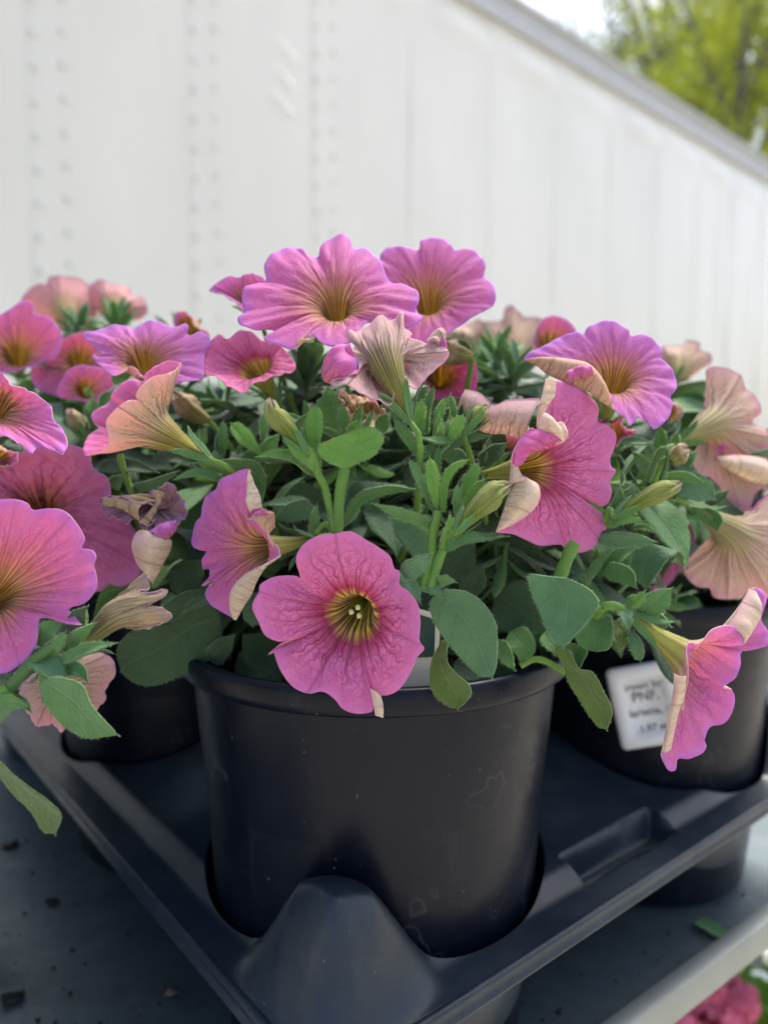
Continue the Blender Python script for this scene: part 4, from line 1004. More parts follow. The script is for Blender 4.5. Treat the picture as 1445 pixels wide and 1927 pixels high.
# ------------------------------------------------------------ the petunia plants
G5 = 'petunia plants in the pots'
PM = empty('petunia_plant', tuple(s1), 'centre petunia with the sharp pink open flower hanging over the front pot rim', 'petunia')
PR = empty('petunia_plant', tuple(s2), 'right petunia with big pale blooms seen from behind, above the labelled pot', 'petunia')
PL = empty('petunia_plant', tuple(s3), 'left petunia behind the tan trumpet bloom, with wide lilac and blurred peach flowers', 'petunia')
PB = empty('petunia_plant', tuple(s4), 'rear petunia seen only as blurred peach blooms in the gap right of the topmost flowers', 'petunia')
PF = empty('petunia_plant', tuple(s5), 'near left petunia cut by the photo edge, large lilac pink flower, one leaf hanging low', 'petunia')
for o in (PM, PR, PL, PB, PF): o['group'] = G5
FL = []
def F(parent, hub, *a, **k):
    fl, Bw, A = corolla(parent, *a, **k)
    if hub is not None: stalk(parent, Bw, A, hub)
    return fl
def H(pl, dx=0, dy=0, dz=.03): return origin(pl)+np.array([dx, dy, dz])
n = 'n'
# A: open flower in front of the pot
F(PM, H(PM, .02, -.02, .05), 'e', .226, (950,905,8), (1050,770,32), .0062,
  [(925,462,1),(1010,510,0),(1080,550,0),(1140,600,0),(1162,665,1,n),(1192,680,1),(1190,750,0),(1240,790,-1),(1290,860,-2),(1302,950,-3),(1300,1060,-3),(1325,1100,-4),(1285,1150,-3),(1255,1220,-2),(1200,1310,-1),(1140,1350,0),(1080,1352,1),(1028,1310,3,n),(1045,1400,0),(1040,1442,0),(960,1455,-2),(880,1430,-2),(835,1375,-1),(770,1335,-1),(690,1345,0),(610,1310,1),(560,1250,1),(525,1180,1),(505,1118,3),(474,1130,4),(530,1085,4),(600,1048,2,n),(525,1060,0),(455,1025,0),(425,960,0),(388,870,0),(425,790,1),(430,755,2),(490,715,3),(560,702,4),(620,705,4),(655,715,4,n),(632,650,1),(630,590,0),(670,530,0),(750,485,0),(840,475,0)],
  inner='pink', outer='cream', bulge=.12, na=230, nl=30, stamen=True, ruffle=.5, fwd=.6,
  flaps=[(('out','cream'), [[(1030,1315,1),(1048,1400,-1),(1060,1465,-1)],[(1085,1350,0),(1100,1410,-1),(1101,1478,-2)]])])
# B: side flower on the left
F(PM, H(PM, .0, -.02, .06), 'e', .237, (440,560,3), (725,505,16), .0050,
  [(372,122,2),(290,145,0),(215,185,0),(188,232,0),(150,255,0),(118,320,0),(118,375,0),(85,410,0),(62,470,0),(66,535,0),(105,562,0),(140,568,0,n),(118,615,0),(115,665,2),(160,672,0),(152,715,0),(113,762,2),(180,733,-1,n),(135,780,0),(142,830,0),(190,880,0),(250,915,0),(292,940,-1),(284,860,-1),(292,760,-2),(345,698,-3,n),(440,655,-3),(543,592,-4),(500,515,-4),(450,450,-4),(395,395,-4),(357,402,-3),(385,378,-2,n),(430,345,-1),(442,332,2,n),(405,270,2),(380,190,2)],
  plane=(450,560,-.055,0), inner='magenta', outer='cream', bulge=.06, na=200, nl=26, fwd=.45,
  flaps=[(('out','cream'), [[(543,592,-10),(440,655,-4),(345,698,4),(292,760,6),(284,860,7),(292,938,7)],[(541,600,-11),(480,640,-7),(432,705,-4),(388,800,0),(350,865,3),(300,946,6)]]),
         (('out','cream'), [[(372,125,5),(360,230,4),(358,300,3),(378,362,2)],[(374,125,5),(400,200,3),(432,270,1),(443,335,0)]]),
         (('out','peach'), [[(380,378,-1),(430,430,-3),(500,515,-6),(515,560,-7)],[(385,376,-1),(450,352,-3),(505,362,-5),(512,440,-2)]]),
         (('in','magenta'), [[(380,378,-2),(420,352,-4),(465,340,-6)],[(382,382,-2),(445,372,-5),(508,366,-7)]])])
# C: flower with curled lobes, centre right
F(PM, H(PM, .04, -.02, .07), 'c', .240, (345,850,6), (120,888,26), .0050,
  [(475,450,2),(530,462,2),(600,500,2),(650,545,2),(672,582,2),(666,640,2,n),(705,650,1),(738,682,1),(748,730,0),(725,810,0),(732,850,0),(750,868,-1),(724,918,0),(728,962,0),(715,1005,0),(690,1027,0),(640,1012,1),(585,980,4,n),(640,1030,1),(692,1072,0),(711,1122,0),(684,1150,0),(658,1205,0),(600,1236,0),(545,1238,0),(512,1214,1),(495,1203,0,n),(400,1207,0),(340,1180,0),(280,1155,0),(202,1143,-1),(290,1102,-5),(352,1060,-6),(398,1000,-6),(392,930,-6),(350,903,-6,n),(312,888,-5),(284,855,-5),(276,815,-6),(296,740,-7),(330,695,-7),(372,668,-7),(395,700,-6,n),(420,740,0),(480,745,0),(440,690,0,n),(420,640,1),(400,600,2),(425,520,2),(450,460,2)],
  plane=(330,850,.045,0), inner='pink', outer='cream', bulge=.08, na=240, nl=28, fwd=.5, ruffle=.5,
  flaps=[(('out','cream'), [[(202,1143,-7),(290,1104,-6),(352,1062,-5),(400,1000,-4),(395,930,-4),(352,903,-4)],[(202,1140,-7),(228,1070,-6),(250,1000,-6),(268,960,-6),(285,930,-6),(300,895,-6)]]),
         (('out','cream'), [[(392,672,-7),(400,620,-6),(428,600,-6),(440,650,-6),(480,650,-7)],[(405,690,-8),(440,725,-8),(490,742,-9),(530,705,-9),(515,648,-9)]]),
         (('in','pink'), [[(288,850,-8),(296,745,-8),(335,695,-8),(392,672,-8)],[(330,800,-4),(380,775,-5),(450,760,-6),(512,738,-7)]]),
         (('out','cream'), [[(430,447,-1),(412,520,-1),(392,600,-2),(388,665,-3)],[(476,452,-2),(470,520,-3),(432,580,-4),(412,640,-5)]]),
         (('out','pale'), [[(62,490,3),(130,508,1),(190,562,0),(255,540,-1),(330,535,-2),(402,532,-3)],[(28,582,6),(110,668,4),(180,695,2),(240,695,1),(300,715,-1),(330,720,-2)]]),
         (('out','cream'), [[(272,835,-6),(268,870,-6),(262,930,-6)],[(300,840,-7),(320,885,-7),(345,905,-7)]])])
# D: flower seen from the side, right
F(PM, None, 'h', .236, (915,425,3), (590,180,3), .0052,
  [(960,360,-4),(1010,368,-5),(1060,318,-5),(1120,265,-4),(1200,252,-2),(1268,280,0),(1290,330,1),(1290,372,2,n),(1335,300,6),(1350,100,8),(1352,28,9),(1400,28,10),(1432,75,10),(1425,140,10),(1400,215,9,n),(1450,290,10),(1450,365,9),(1340,402,8),(1280,415,7,n),(1278,500,8),(1240,575,8),(1165,632,7,n),(1225,648,8),(1242,720,8),(1215,800,8),(1165,852,8),(1110,866,7),(1075,900,7),(1057,950,7),(1070,988,7),(1035,1035,6),(960,1066,5),(897,1070,4),(880,1136,3),(828,1130,2),(795,1032,0),(848,900,-3,n),(900,765,-5),(930,775,-6),(934,690,-6),(955,580,-7),(948,450,-6)],
  inner='magenta', outer='cream', bulge=.05, na=220, nl=28, fwd=.7, ruffle=.5,
  flaps=[(('out','cream'), [[(1190,245,2),(1260,150,3),(1300,75,5),(1332,18,6)],[(1290,372,2),(1350,290,3),(1398,190,5),(1380,65,6)]]),
         (('out','cream'), [[(872,545,-5),(866,650,-5),(835,800,-4),(815,920,-2),(793,1030,0)],[(945,560,-8),(932,690,-7),(905,760,-6),(872,900,-3),(850,1010,-1)]])])
tube_mesh([CP('h',330,330,.25,8), CP('h',420,160,.236,6), CP('h',500,130,.236,4), CP('h',590,180,.236,3)], .0012, .0016, 'flower_stalk', PM, M_STEM)
# E and F: the two topmost flowers
F(PM, H(PM, 0, .01, .08), 'b', .252, (680,365,6), (700,540,26), .0054,
  [(705,32),(740,45),(757,85,1,n),(800,85),(850,115),(885,160),(920,230),(1000,262),(1050,288),(1055,330),(1043,362,2,n),(1070,392),(1057,430),(1000,452),(900,440),(820,430,1,n),(760,500),(700,527),(650,535),(610,515),(580,490,1),(530,505),(490,548),(430,535),(353,503),(400,462,3,n),(300,458),(242,432),(234,402),(262,372,1),(252,312),(280,262),(330,240),(362,235,2,n),(357,160),(400,110),(470,78),(520,95),(545,122),(580,127,1),(598,127,3,n),(610,80),(650,42)],
  plane=(680,400,0,-.055), inner='magenta', outer='peach', bulge=.10, na=220, nl=28, fwd=.5, ruffle=1.0, groove=.2,
  flaps=[(('out','peach'), [[(490,548,-8),(530,505,-8),(580,492,-8)],[(492,549,-8),(530,520,-9),(582,500,-8)]])])
F(PM, H(PM, .02, .02, .08), 'b', .288, (1095,340,5), (1110,540,30), .0058,
  [(880,122),(920,82),(1000,85),(1052,92,1,n),(1065,55),(1110,42),(1170,45),(1200,70),(1215,98,1,n),(1270,90),(1318,102),(1355,160),(1353,215,1,n),(1390,250),(1404,310),(1390,350),(1340,380),(1300,402),(1220,455,1,n),(1150,500),(1050,530),(980,480),(930,400,1,n),(905,300),(890,200)],
  plane=(1090,340,0,-.04), inner='magenta', outer='peach', na=170, nl=22, groove=.2)
F(PM, H(PM, -.02, .02, .08), 'b', .282, (300,320,4), (345,440,12), .0045,
  [(105,280,0),(150,237,0),(205,212,0),(235,224,1,n),(270,204,2),(330,210,2),(362,240,2,n),(370,300,0),(330,370,-2,n),(270,385,-3),(240,350,-3),(195,318,-3,n),(150,290,-2)],
  inner='lilac', outer='pale', na=110, nl=16)
# H: bloom seen from behind in the middle
F(PM, H(PM, .01, -.03, .06), 'b', .236, (905,610,3), (1018,878,-3), .0056,
  [(985,383,12),(960,392,13,n),(925,412,14),(890,398,14),(860,405,13),(830,440,12,n),(800,445,12),(770,470,10),(735,466,8),(730,495,7,n),(765,530,5),(745,560,3),(778,605,1),(780,650,-2,n),(720,672,-3),(660,692,-3),(665,705,-4),(730,715,-5),(790,745,-6),(860,775,-6),(925,800,-5),(960,690,-3,n),(1040,722,-2),(1100,668,0),(1180,592,2),(1190,563,3),(1150,530,5),(1088,515,7),(1015,500,8),(1012,487,9,n),(1022,470,11),(985,445,12)],
  inner='pink', outer='pale', bulge=-.03, na=190, nl=26, fwd=.8, flare=.7, groove=.9, axis=(-.15,.62,.75),
  flaps=[(('in','magenta'), [[(735,525,4),(775,590,2),(780,640,1),(770,665,0)],[(615,635,3),(618,680,1),(650,702,0),(700,690,-1)]]),
         (('in','magenta'), [[(615,635,4),(640,575,5),(735,522,6)],[(640,660,2),(700,640,2),(775,600,2)]]),
         (('out','pale'), [[(1088,520,6),(1110,480,8),(1150,448,10)],[(1150,535,5),(1170,510,7),(1180,468,9)]]),
         (('in','lilac'), [[(1130,525,7),(1160,510,9)],[(1155,545,5),(1187,555,4)]])])
# I: right top
F(PM, H(PM, .05, .0, .08), 'c', .262, (740,455,6), (700,650,30), .0058,
  [(330,352),(360,322),(430,290),(500,248),(570,233),(602,236,1,n),(625,205),(690,178),(760,188),(808,220),(820,246,1,n),(880,243),(940,280),(965,320),(950,350,1,n),(992,382),(1025,440),(1026,490),(1000,525,1,n),(1010,562),(990,622),(930,672),(890,640),(850,625),(812,661),(790,620),(742,580,0,n),(705,490,-3),(655,410,-3),(600,372,-3),(500,350,-2),(400,355,-1)],
  plane=(740,450,0,-.045), inner='lilac', outer='peach', na=200, nl=26, fwd=.5, groove=.25,
  flaps=[(('out','peach'), [[(332,356,1),(420,350,0),(520,352,-2),(610,372,-3),(662,415,-4),(705,490,-6),(742,582,-7)],[(334,360,1),(390,388,-2),(450,430,-5),(540,470,-8),(620,500,-10),(680,548,-11),(738,583,-9)]]),
         (('in','magenta'), [[(518,420,-9),(545,398,-9),(590,386,-9),(625,388,-9)],[(528,462,-12),(560,452,-12),(610,440,-12),(650,428,-12)]])])
# J: tan trumpet seen from behind, left
F(PM, H(PM, -.04, .0, .06), 'q', .252, (760,430,2), (1075,600,0), .0056,
  [(836,-20,-1),(800,0,-3),(765,12,-5),(690,25,-6),(600,90,-8),(557,165,-8),(580,190,-8,n),(490,200,-9),(400,275,-9),(357,345,-9,n),(372,475,-8),(310,545,-6),(205,548,-2),(240,430,6,n),(315,388,8),(265,330,10),(270,270,11),(360,225,12,n),(400,150,12),(450,90,12),(540,45,12),(620,62,12,n),(640,0,10),(720,-55,8),(800,-78,5),(862,-62,1),(845,-30,0)],
  inner='pink', outer='tan', bulge=-.02, na=200, nl=28, fwd=.9, flare=.6, groove=1.0, label='tan trumpet flower turned away, dark veined')
leafp = lambda *a, **k: leaf(PM, *a, **k)
# K
F(PM, H(PM, -.02, .02, .07), 'b', .272, (330,650,6), (420,790,16), .0052,
  [(88,560,6),(110,512,8),(150,478,9),(190,500,9,n),(240,462,10),(300,470,11),(345,508,10,n),(400,498,9),(432,530,8),(480,590,4),(498,635,1,n),(450,655,-2),(380,675,-4),(290,712,-6,n),(270,742,-7),(200,720,-6),(140,672,-4),(84,652,0,n),(80,600,4)],
  inner='pink', outer='peach', bulge=-.05, na=150, nl=20, fwd=.9)
F(PM, H(PM, .02, .03, .07), 'b', .295, (1150,670,4), (1150,740,26), .0055,
  [(1080,690),(1100,620),(1160,590),(1200,600,0,n),(1290,572),(1318,630),(1315,720,0,n),(1280,780),(1200,795,0,n),(1120,765)], inner='deep', outer='peach', na=100, nl=16)
# M: yellow orange petals behind the bud
F(PM, None, 'b', .256, (780,800,3), (840,960,6), .0045,
  [(690,732,0),(740,750,1,n),(800,762,2),(860,790,2,n),(905,840,1),(915,900,0),(870,905,-3,n),(810,880,-3),(750,850,-3),(715,800,-2,n)], inner='peach', outer='tan', na=90, nl=14, wrinkle=.5, bulge=0)
# N: withered flower left
F(PL, None, 'q', .262, (765,960,8), (690,1450,14), .0040,
  [(820,765,0),(740,768,-2),(668,820,-2),(695,880,-4,n),(610,905,-5),(480,865,-6),(380,845,-6),(320,885,-6),(350,960,-5),(430,1000,-5),(500,1015,-5),(580,1000,-3,n),(600,1050,-5),(690,1020,-6),(655,1085,-7),(740,1150,-8),(810,1110,-6,n),(850,1040,-2),(905,980,2),(900,900,2),(850,830,2)],
  inner='wilt', outer='wilt', na=160, nl=22, wrinkle=.8, fwd=.7, bulge=.1, label='withered flower, brownish and half closed',
  flaps=[(('out','cream'), [[(655,1085,-8),(590,1075,-8),(545,1130,-9),(536,1200,-9),(575,1310,-7),(630,1372,-6)],[(745,1150,-9),(800,1140,-7),(800,1200,-5),(760,1280,-4),(720,1360,-3),(680,1440,-2)]]),
         (('in','lilac'), [[(655,1085,-9),(740,1030,-8),(838,1010,-6)],[(740,1150,-10),(800,1120,-9),(840,1062,-7)]]),
         (('out','wilt'), [[(668,820,-3),(700,880,-5),(640,960,-6),(580,1020,-7)],[(760,830,-4),(720,900,-6),(695,960,-6),(640,1050,-8)]]),
         (('out','wilt'), [[(350,850,-7),(480,868,-8),(600,905,-7)],[(330,905,-8),(460,930,-9),(585,1010,-8)]])])
# O: mauve flower far left behind
F(PL, H(PL, -.06, -.06, .06), 'f', .268, (72,960,6), (100,1010,34), .0062,
  [(-40,860),(0,868),(20,858),(60,845),(120,836),(165,850),(176,882,1,n),(200,898),(209,935),(203,955,0,n),(235,975),(262,1010),(268,1045),(262,1085),(232,1103),(205,1100),(190,1112,0,n),(150,1118),(80,1120),(0,1090,0,n),(-40,1050),(-60,950)],
  inner='mauve', outer='pale', na=190, nl=26, bulge=.10)
# P: large near flower cut by the left edge
F(PF, H(PF, .08, -.02, .08), 'd', .216, (-25,640,6), (-120,760,34), .0056,
  [(0,160),(80,160),(140,178),(165,213,1,n),(230,206),(300,210),(360,245),(400,300),(427,365),(412,408,1,n),(460,413),(487,450),(474,500),(488,560),(478,622),(430,682),(350,714,1,n),(412,788,-3),(330,782,-2),(205,758,1,n),(195,830),(182,895),(130,970),(60,1022),(0,1038),(-120,1030),(-220,980,1,n),(-330,900),(-390,780),(-380,640),(-330,520,1,n),(-330,420),(-280,280),(-180,200),(-90,175,1,n)],
  inner='magenta', outer='peach', na=220, nl=30, bulge=.12, plane=(0,600,.008,0))
# Q
F(PF, H(PF, .08, .02, .08), 'a', .240, (-40,960,8), (-60,1130,30), .0056,
  [(-80,770),(0,782),(30,800),(60,850),(110,865),(180,890),(240,935),(285,975),(292,1040,1,n),(335,1085),(365,1150),(347,1228),(310,1215),(240,1192),(205,1190,2),(170,1230,1),(125,1182,1,n),(60,1145),(0,1125),(-90,1110,1,n),(-200,1040),(-260,950),(-220,840,1,n),(-150,790)],
  plane=(0,960,0,-.05), inner='magenta', outer='peach', na=170, nl=24)
F(PF, None, 'a', .262, (-30,1240,4), (-60,1300,20), .004,
  [(0,1205),(40,1210),(90,1220),(95,1265),(50,1290),(0,1290,0,n),(-60,1290),(-90,1240,0,n),(-50,1205,0,n)], inner='lilac', outer='peach', na=70, nl=12, sepals=False)
# R: withered trumpet low left
F(PF, H(PF, .14, -.05, .04), 'd', .226, (560,760,0), (350,940,2), .0040,
  [(732,528,2),(748,600,0),(700,640,-3,n),(832,612,-3),(836,645,-4),(740,700,-4,n),(800,700,-5),(872,750,-4),(800,792,-3),(700,815,-2,n),(640,800,2),(620,700,3),(650,610,3,n)],
  inner='wilt', outer='wilt', na=130, nl=22, wrinkle=.3, fwd=.9, flare=.4, bulge=0, label='closed dull yellow withered trumpet')
# S: pale blooms hanging low left, seen from behind
F(PF, None, 'd', .262, (300,1090,-2), (210,1000,-14), .0050,
  [(400,950,6),(500,935,6),(570,968,6),(577,1050,6),(530,1120,6,n),(532,1170,7),(490,1214,7),(420,1280,7,n),(342,1308,7),(310,1334,7),(262,1285,7,n),(242,1300,7),(190,1302,6),(150,1250,6),(105,1190,6,n),(100,1120,6),(160,1050,6),(280,980,6,n)],
  inner='pink', outer='pale', na=140, nl=20, bulge=-.05, groove=.8, axis=(.3,-.2,.93))
# left plant: wide lilac flower and its blurred neighbours
F(PL, H(PL, .02, -.06, .09), 'a', .272, (775,740,5), (810,880,26), .0056,
  [(452,582),(500,560),(600,530),(680,528),(722,545,1,n),(780,510),(870,506),(940,535,1,n),(1000,520),(1025,535),(1022,578,1,n),(1090,565),(1140,592),(1142,640),(1112,680,1,n),(1108,760),(1102,815),(1060,828),(960,842),(900,850,1,n),(820,838),(775,800),(745,765),(700,750,1,n),(665,785),(620,795),(560,760),(505,700),(510,680,1),(560,690),(520,650)],
  plane=(780,740,0,-.05), inner='lilac', outer='peach', na=200, nl=24, groove=.25)
F(PL, H(PL, -.06, -.05, .07), 'a', .345, (90,690,5), (110,800,30), .0056,
  [(-60,480),(0,468),(60,430),(120,395),(172,400),(195,460,1,n),(262,480),(320,540),(338,602,1,n),(312,690),(240,722),(150,760,1,n),(50,778),(-60,782),(-130,700,1,n),(-140,560)], inner='magenta', outer='peach', na=130, nl=16)
F(PL, H(PL, -.03, -.03, .07), 'a', .355, (430,720,5), (430,840,26), .0050,
  [(165,800),(180,760),(250,740),(258,650,1,n),(340,600),(450,560),(540,575,1,n),(600,680),(635,800),(620,880,1,n),(545,930),(440,915),(310,912,1,n),(200,870)], inner='magenta', outer='peach', na=120, nl=16)
F(PL, None, 'a', .330, (460,880,3), (470,940,26), .0036,
  [(310,905),(350,800),(400,752),(470,745,1,n),(560,760),(620,800),(625,880,1,n),(560,940),(520,950),(400,930,1,n)], inner='magenta', outer='peach', na=90, nl=12)
F(PL, H(PL, -.04, .02, .08), 'a', .45, (360,440,-2), (390,560,-12), .0080,
  [(110,402,6),(150,340,6),(200,302,6),(252,300,6,n),(265,264,6),(330,258,6),(422,268,6),(472,296,6,n),(510,350,6),(530,450,6),(480,540,6,n),(350,560,6),(230,520,6,n),(140,460,6)], inner='peach', outer='blush2', na=110, nl=14, axis=(0,.35,.93))
F(PL, H(PL, .0, .02, .08), 'a', .45, (620,430,-2), (640,520,-12), .0080,
  [(485,340,6),(510,292,6),(550,277,6),(612,302,6,n),(650,310,6),(700,318,6),(722,370,6,n),(770,372,6),(800,420,6),(792,470,6),(720,500,6,n),(600,500,6),(520,440,6,n)], inner='peach', outer='blush2', na=100, nl=14, axis=(.1,.35,.93))
F(PL, H(PL, .03, .0, .08), 'a', .35, (1030,540,3), (1040,600,20), .0050,
  [(950,465),(1000,450),(1040,480),(1060,530,0,n),(1140,570),(1110,620),(1000,610,0,n),(950,540)], inner='lilac', outer='peach', na=70, nl=12)
# back plant
F(PB, H(PB, -.02, -.06, .09), 'c', .45, (280,330,-2), (290,440,-10), .0080,
  [(40,250,6),(90,200,6),(140,182,6),(222,178,6,n),(245,120,6),(275,108,6),(310,140,6),(332,160,6,n),(402,166,6),(425,230,6),(400,320,6,n),(330,400,6),(240,400,6,n),(130,340,6),(70,300,6)], inner='peach', outer='blush', na=120, nl=14, axis=(0,.35,.93))
F(PB, H(PB, .0, -.06, .08), 'b', .45, (1240,520,0), (1250,600,-8), .0070,
  [(1150,500,5),(1190,440,5),(1260,440,5,n),(1330,410,5),(1350,470,5),(1330,560,5,n),(1260,590,5),(1180,570,5,n)], inner='peach', outer='blush', na=90, nl=12)
F(PB, H(PB, .02, -.08, .08), 'c', .36, (450,290,4), (440,400,20), .0060,
  [(375,290),(385,230),(412,175),(460,154),(520,170,0,n),(565,215),(562,265,0,n),(500,330),(430,350,0,n)], inner='lilac', outer='peach', na=80, nl=12)
# right plant
F(PR, H(PR, -.03, -.03, .08), 'c', .42, (1030,400,-2), (1000,480,-10), .0070,
  [(958,302,5),(1062,290,5),(1070,270,5),(1126,273,5,n),(1136,310,5),(1182,332,5),(1186,370,5,n),(1130,405,5),(1060,460,5,n),(990,450,5),(950,380,5)], inner='peach', outer='blush', na=100, nl=12, axis=(.2,.3,.93))
F(PR, H(PR, -.03, -.06, .07), 'c', .315, (1180,650,-2), (1010,750,-10), .0062,
  [(1168,398,4),(1260,395,6),(1312,430,8),(1342,482,9),(1390,530,10),(1412,592,10),(1380,640,10,n),(1445,690,8),(1465,740,8),(1430,775,7,n),(1480,850,6),(1442,935,5),(1395,962,5,n),(1350,1055,4),(1270,1000,2),(1195,905,0,n),(1140,880,-2),(1095,810,-3,n),(1160,700,-3),(1155,600,-2,n),(1160,500,2)],
  inner='pink', outer='blush', na=170, nl=22, bulge=-.03, groove=1.2, fwd=.8, axis=(.45,.1,.88),
  flaps=[(('out','cream'), [[(1205,800,-6),(1300,790,-5),(1400,800,-3),(1455,820,0)],[(1215,830,-5),(1280,870,-5),(1350,910,-3),(1430,935,0)]]),
         (('in','deep'), [[(1205,760,-5),(1240,742,-5)],[(1215,790,-5),(1265,750,-5)]])])
F(PR, H(PR, .0, -.07, .06), 'o', .300, (1180,830,-3), (880,650,-6), .0066,
  [(850,1060,2),(868,1150,3),(940,1212,4),(1030,1232,4,n),(1060,1290,5),(1150,1302,5),(1255,1302,6),(1300,1262,6,n),(1400,1300,8),(1520,1250,8),(1600,1100,8,n),(1620,900,10),(1560,700,10),(1450,560,10,n),(1390,640,6),(1320,700,4,n),(1150,760,-3),(1060,850,-2,n),(960,940,0)],
  inner='pink', outer='blush', na=170, nl=24, bulge=-.03, groove=1.4, fwd=.8, axis=(.5,-.3,.8))
F(PR, H(PR, -.04, -.03, .06), 'o', .37, (760,900,5), (760,1020,26), .0060,
  [(650,770),(740,700),(850,690),(920,780,0,n),(935,900),(860,1010,0,n),(830,1090),(740,1200),(610,1240,0,n),(630,1120),(690,960,0,n),(640,860)], inner='mauve', outer='peach', na=100, nl=14)
F(PR, None, 'c', .315, (1010,600,3), (1010,640,20), .0040, [(985,570),(1015,560),(1025,600,0,n),(1010,640),(985,630,0,n)], inner='lilac', outer='peach', na=50, nl=8, sepals=False)
# star shaped small bloom and the violet one
F(PM, H(PM, .05, .0, .06), 'c', .285, (742,690,4), (735,790,16), .0032,
  [(672,640),(700,625),(716,588),(726,632,2,n),(752,625),(782,608),(776,655,2,n),(800,672),(842,687),(800,712),(775,712,2,n),(765,735),(745,755),(725,720,2,n)], inner='deep', outer='cream', na=120, nl=14)
F(PM, H(PM, .04, .01, .05), 'n', .30, (700,450,6), (700,520,24), .0050,
  [(545,520),(570,420),(620,370),(680,345,1,n),(780,350),(865,370),(868,440,1,n),(820,470),(740,480),(690,510,1,n),(620,500)], inner='lilac', outer='peach', na=80, nl=12)

# withered buds
def BUD(parent, hub, *a, **k):
    o, b0 = bud(parent, *a, **k)
    if hub is not None: tube_mesh([np.array(hub), (b0+np.array(hub))/2+np.array([0, 0, .004]), b0], .0011, .0010, 'flower_stalk', parent, M_STEM, ns=12, na=8, dens=.6)
BUD(PM, CP('m',720,700,.238,2), 'm', .237, [(640,560),(520,400),(420,290),(400,215)], 130, outer='green')
BUD(PM, CP('n',330,1120,.228,2), 'n', .226, [(415,1040),(500,930),(640,800),(700,740),(760,715)], 150, outer='green', tipsz=1)
BUD(PM, H(PM, .05, -.02, .05), 'n', .237, [(480,350),(540,270),(600,190),(618,175)], 100, outer='green')
BUD(PM, CP('o',300,760,.25,2), 'o', .248, [(350,735),(520,630),(690,545),(800,505)], 125, outer='green')
BUD(PM, CP('o',640,480,.27,2), 'o', .266, [(760,330),(800,290),(850,265)], 120, outer='wilt', sepals=False, prof=[.5,.9,1,1,.95,.8,.4], twist=5)
tube_mesh([CP('o',600,480,.27), CP('o',660,300,.268), CP('o',720,235,.266), CP('o',735,330,.266), CP('o',700,440,.268)], .0010, .0008, 'flower_stalk', PM, M_STEMD)
BUD(PL, H(PL, -.02, -.05, .05), 'q', .31, [(240,480),(180,370),(120,275)], 100, outer='wilt')
BUD(PM, H(PM, -.03, .02, .05), 'q', .305, [(1060,330),(960,280),(850,175)], 150, outer='wilt', sepals=False)
BUD(PM, H(PM, .03, .02, .06), 'b', .285, [(1300,580),(1230,570),(1160,545)], 110, outer='wilt', sepals=False)

# traced stems of the centre plant
def ST(parent, c, D, pts, w0, w1, mat=None, dens=1.0, name='stem', dds=None, hl=.0011):
    dds = dds or [0]*len(pts)
    return tube_mesh([CP(c, x, y, D, z) for (x, y), z in zip(pts, dds)], w0*cpx(c, D)/2, w1*cpx(c, D)/2, name, parent, mat or M_STEM, True, 22, 10, hl, dens)
ST(PM,'m',.240,[(830,1090),(790,900),(760,780),(715,690),(700,620)],58,50)
ST(PM,'m',.240,[(850,1230),(850,1080),(860,850),(900,650)],78,72)
ST(PM,'m',.242,[(830,1080),(760,1040),(700,1100)],50,35)
ST(PM,'n',.232,[(200,1420),(250,1200),(275,1000),(300,870)],80,60)
ST(PM,'n',.231,[(250,1400),(300,1230),(345,1110),(380,1000)],75,60)
ST(PM,'p',.242,[(870,420),(905,310),(960,170),(990,120)],72,74)
ST(PM,'p',.236,[(960,620),(1060,500),(1140,475)],30,26,dds=[10,4,0])
ST(PR,'o',.30,[(600,830),(720,680),(830,620),(1000,690),(1130,760)],50,40,M_STEMD)
ST(PM,'o',.26,[(130,1200),(220,1090),(330,960)],80,60,M_STEMD)
ST(PM,'q',.275,[(455,560),(490,700),(560,890),(600,1100)],46,50,M_STEM)
ST(PM,'p',.262,[(690,790),(760,755),(840,770),(930,830)],36,36,M_STEM)
ST(PF,'d',.216,[(20,1160),(90,1060),(190,960),(300,880)],70,50,M_STEMD)
ST(PF,'d',.216,[(-120,1300),(-20,1200),(60,1110)],80,90,M_STEM)
ST(PF,'d',.222,[(200,980),(300,960),(350,940)],50,36,M_STEM)
ST(PM,'n',.24,[(215,500),(260,440),(290,380)],60,50,M_STEMD)
ST(PM,'n',.245,[(300,520),(400,440),(480,350)],50,34,M_STEMD)

# traced leaves
Lf = lambda *a, **k: leaf(PM, *a, **k)
leafe(PM,'m',.232,[(885,650),(800,612),(742,560),(738,500),(790,468),(880,432)],[(925,650),(1010,610),(1110,560),(1172,470),(1150,410),(1080,372)],(985,392),'bright',nh=150)
Lf('m',.236,[(735,705),(620,560),(505,425)],125,'bright','o',20)
Lf('m',.240,[(730,650),(690,450),(705,235)],130,'bright','o',20)
Lf('m',.238,[(705,710),(560,590),(430,560),(298,578)],75,'bright','v',45)
Lf('m',.258,[(850,420),(820,260),(780,102)],250,'mid','v',10)
Lf('m',.246,[(905,440),(890,340),(878,226)],78,'mid','o',25)
Lf('m',.248,[(960,420),(990,300),(1015,218)],66,'mid','v',25)
Lf('m',.240,[(925,435),(955,380),(1000,335)],70,'bright','o',20)
Lf('m',.242,[(870,440),(790,395),(702,385)],42,'mid','v',45)
Lf('m',.245,[(1030,385),(1065,320),(1092,262)],34,'mid','s',30)
Lf('m',.250,[(1100,440),(1150,370),(1185,290)],105,'mid','o',20)
Lf('m',.254,[(345,575),(230,460),(128,352)],115,'bright','o',20)
Lf('m',.256,[(345,490),(352,380),(345,290)],56,'mid','o',25)
Lf('m',.256,[(325,560),(400,480),(455,420)],90,'mid','v',20)
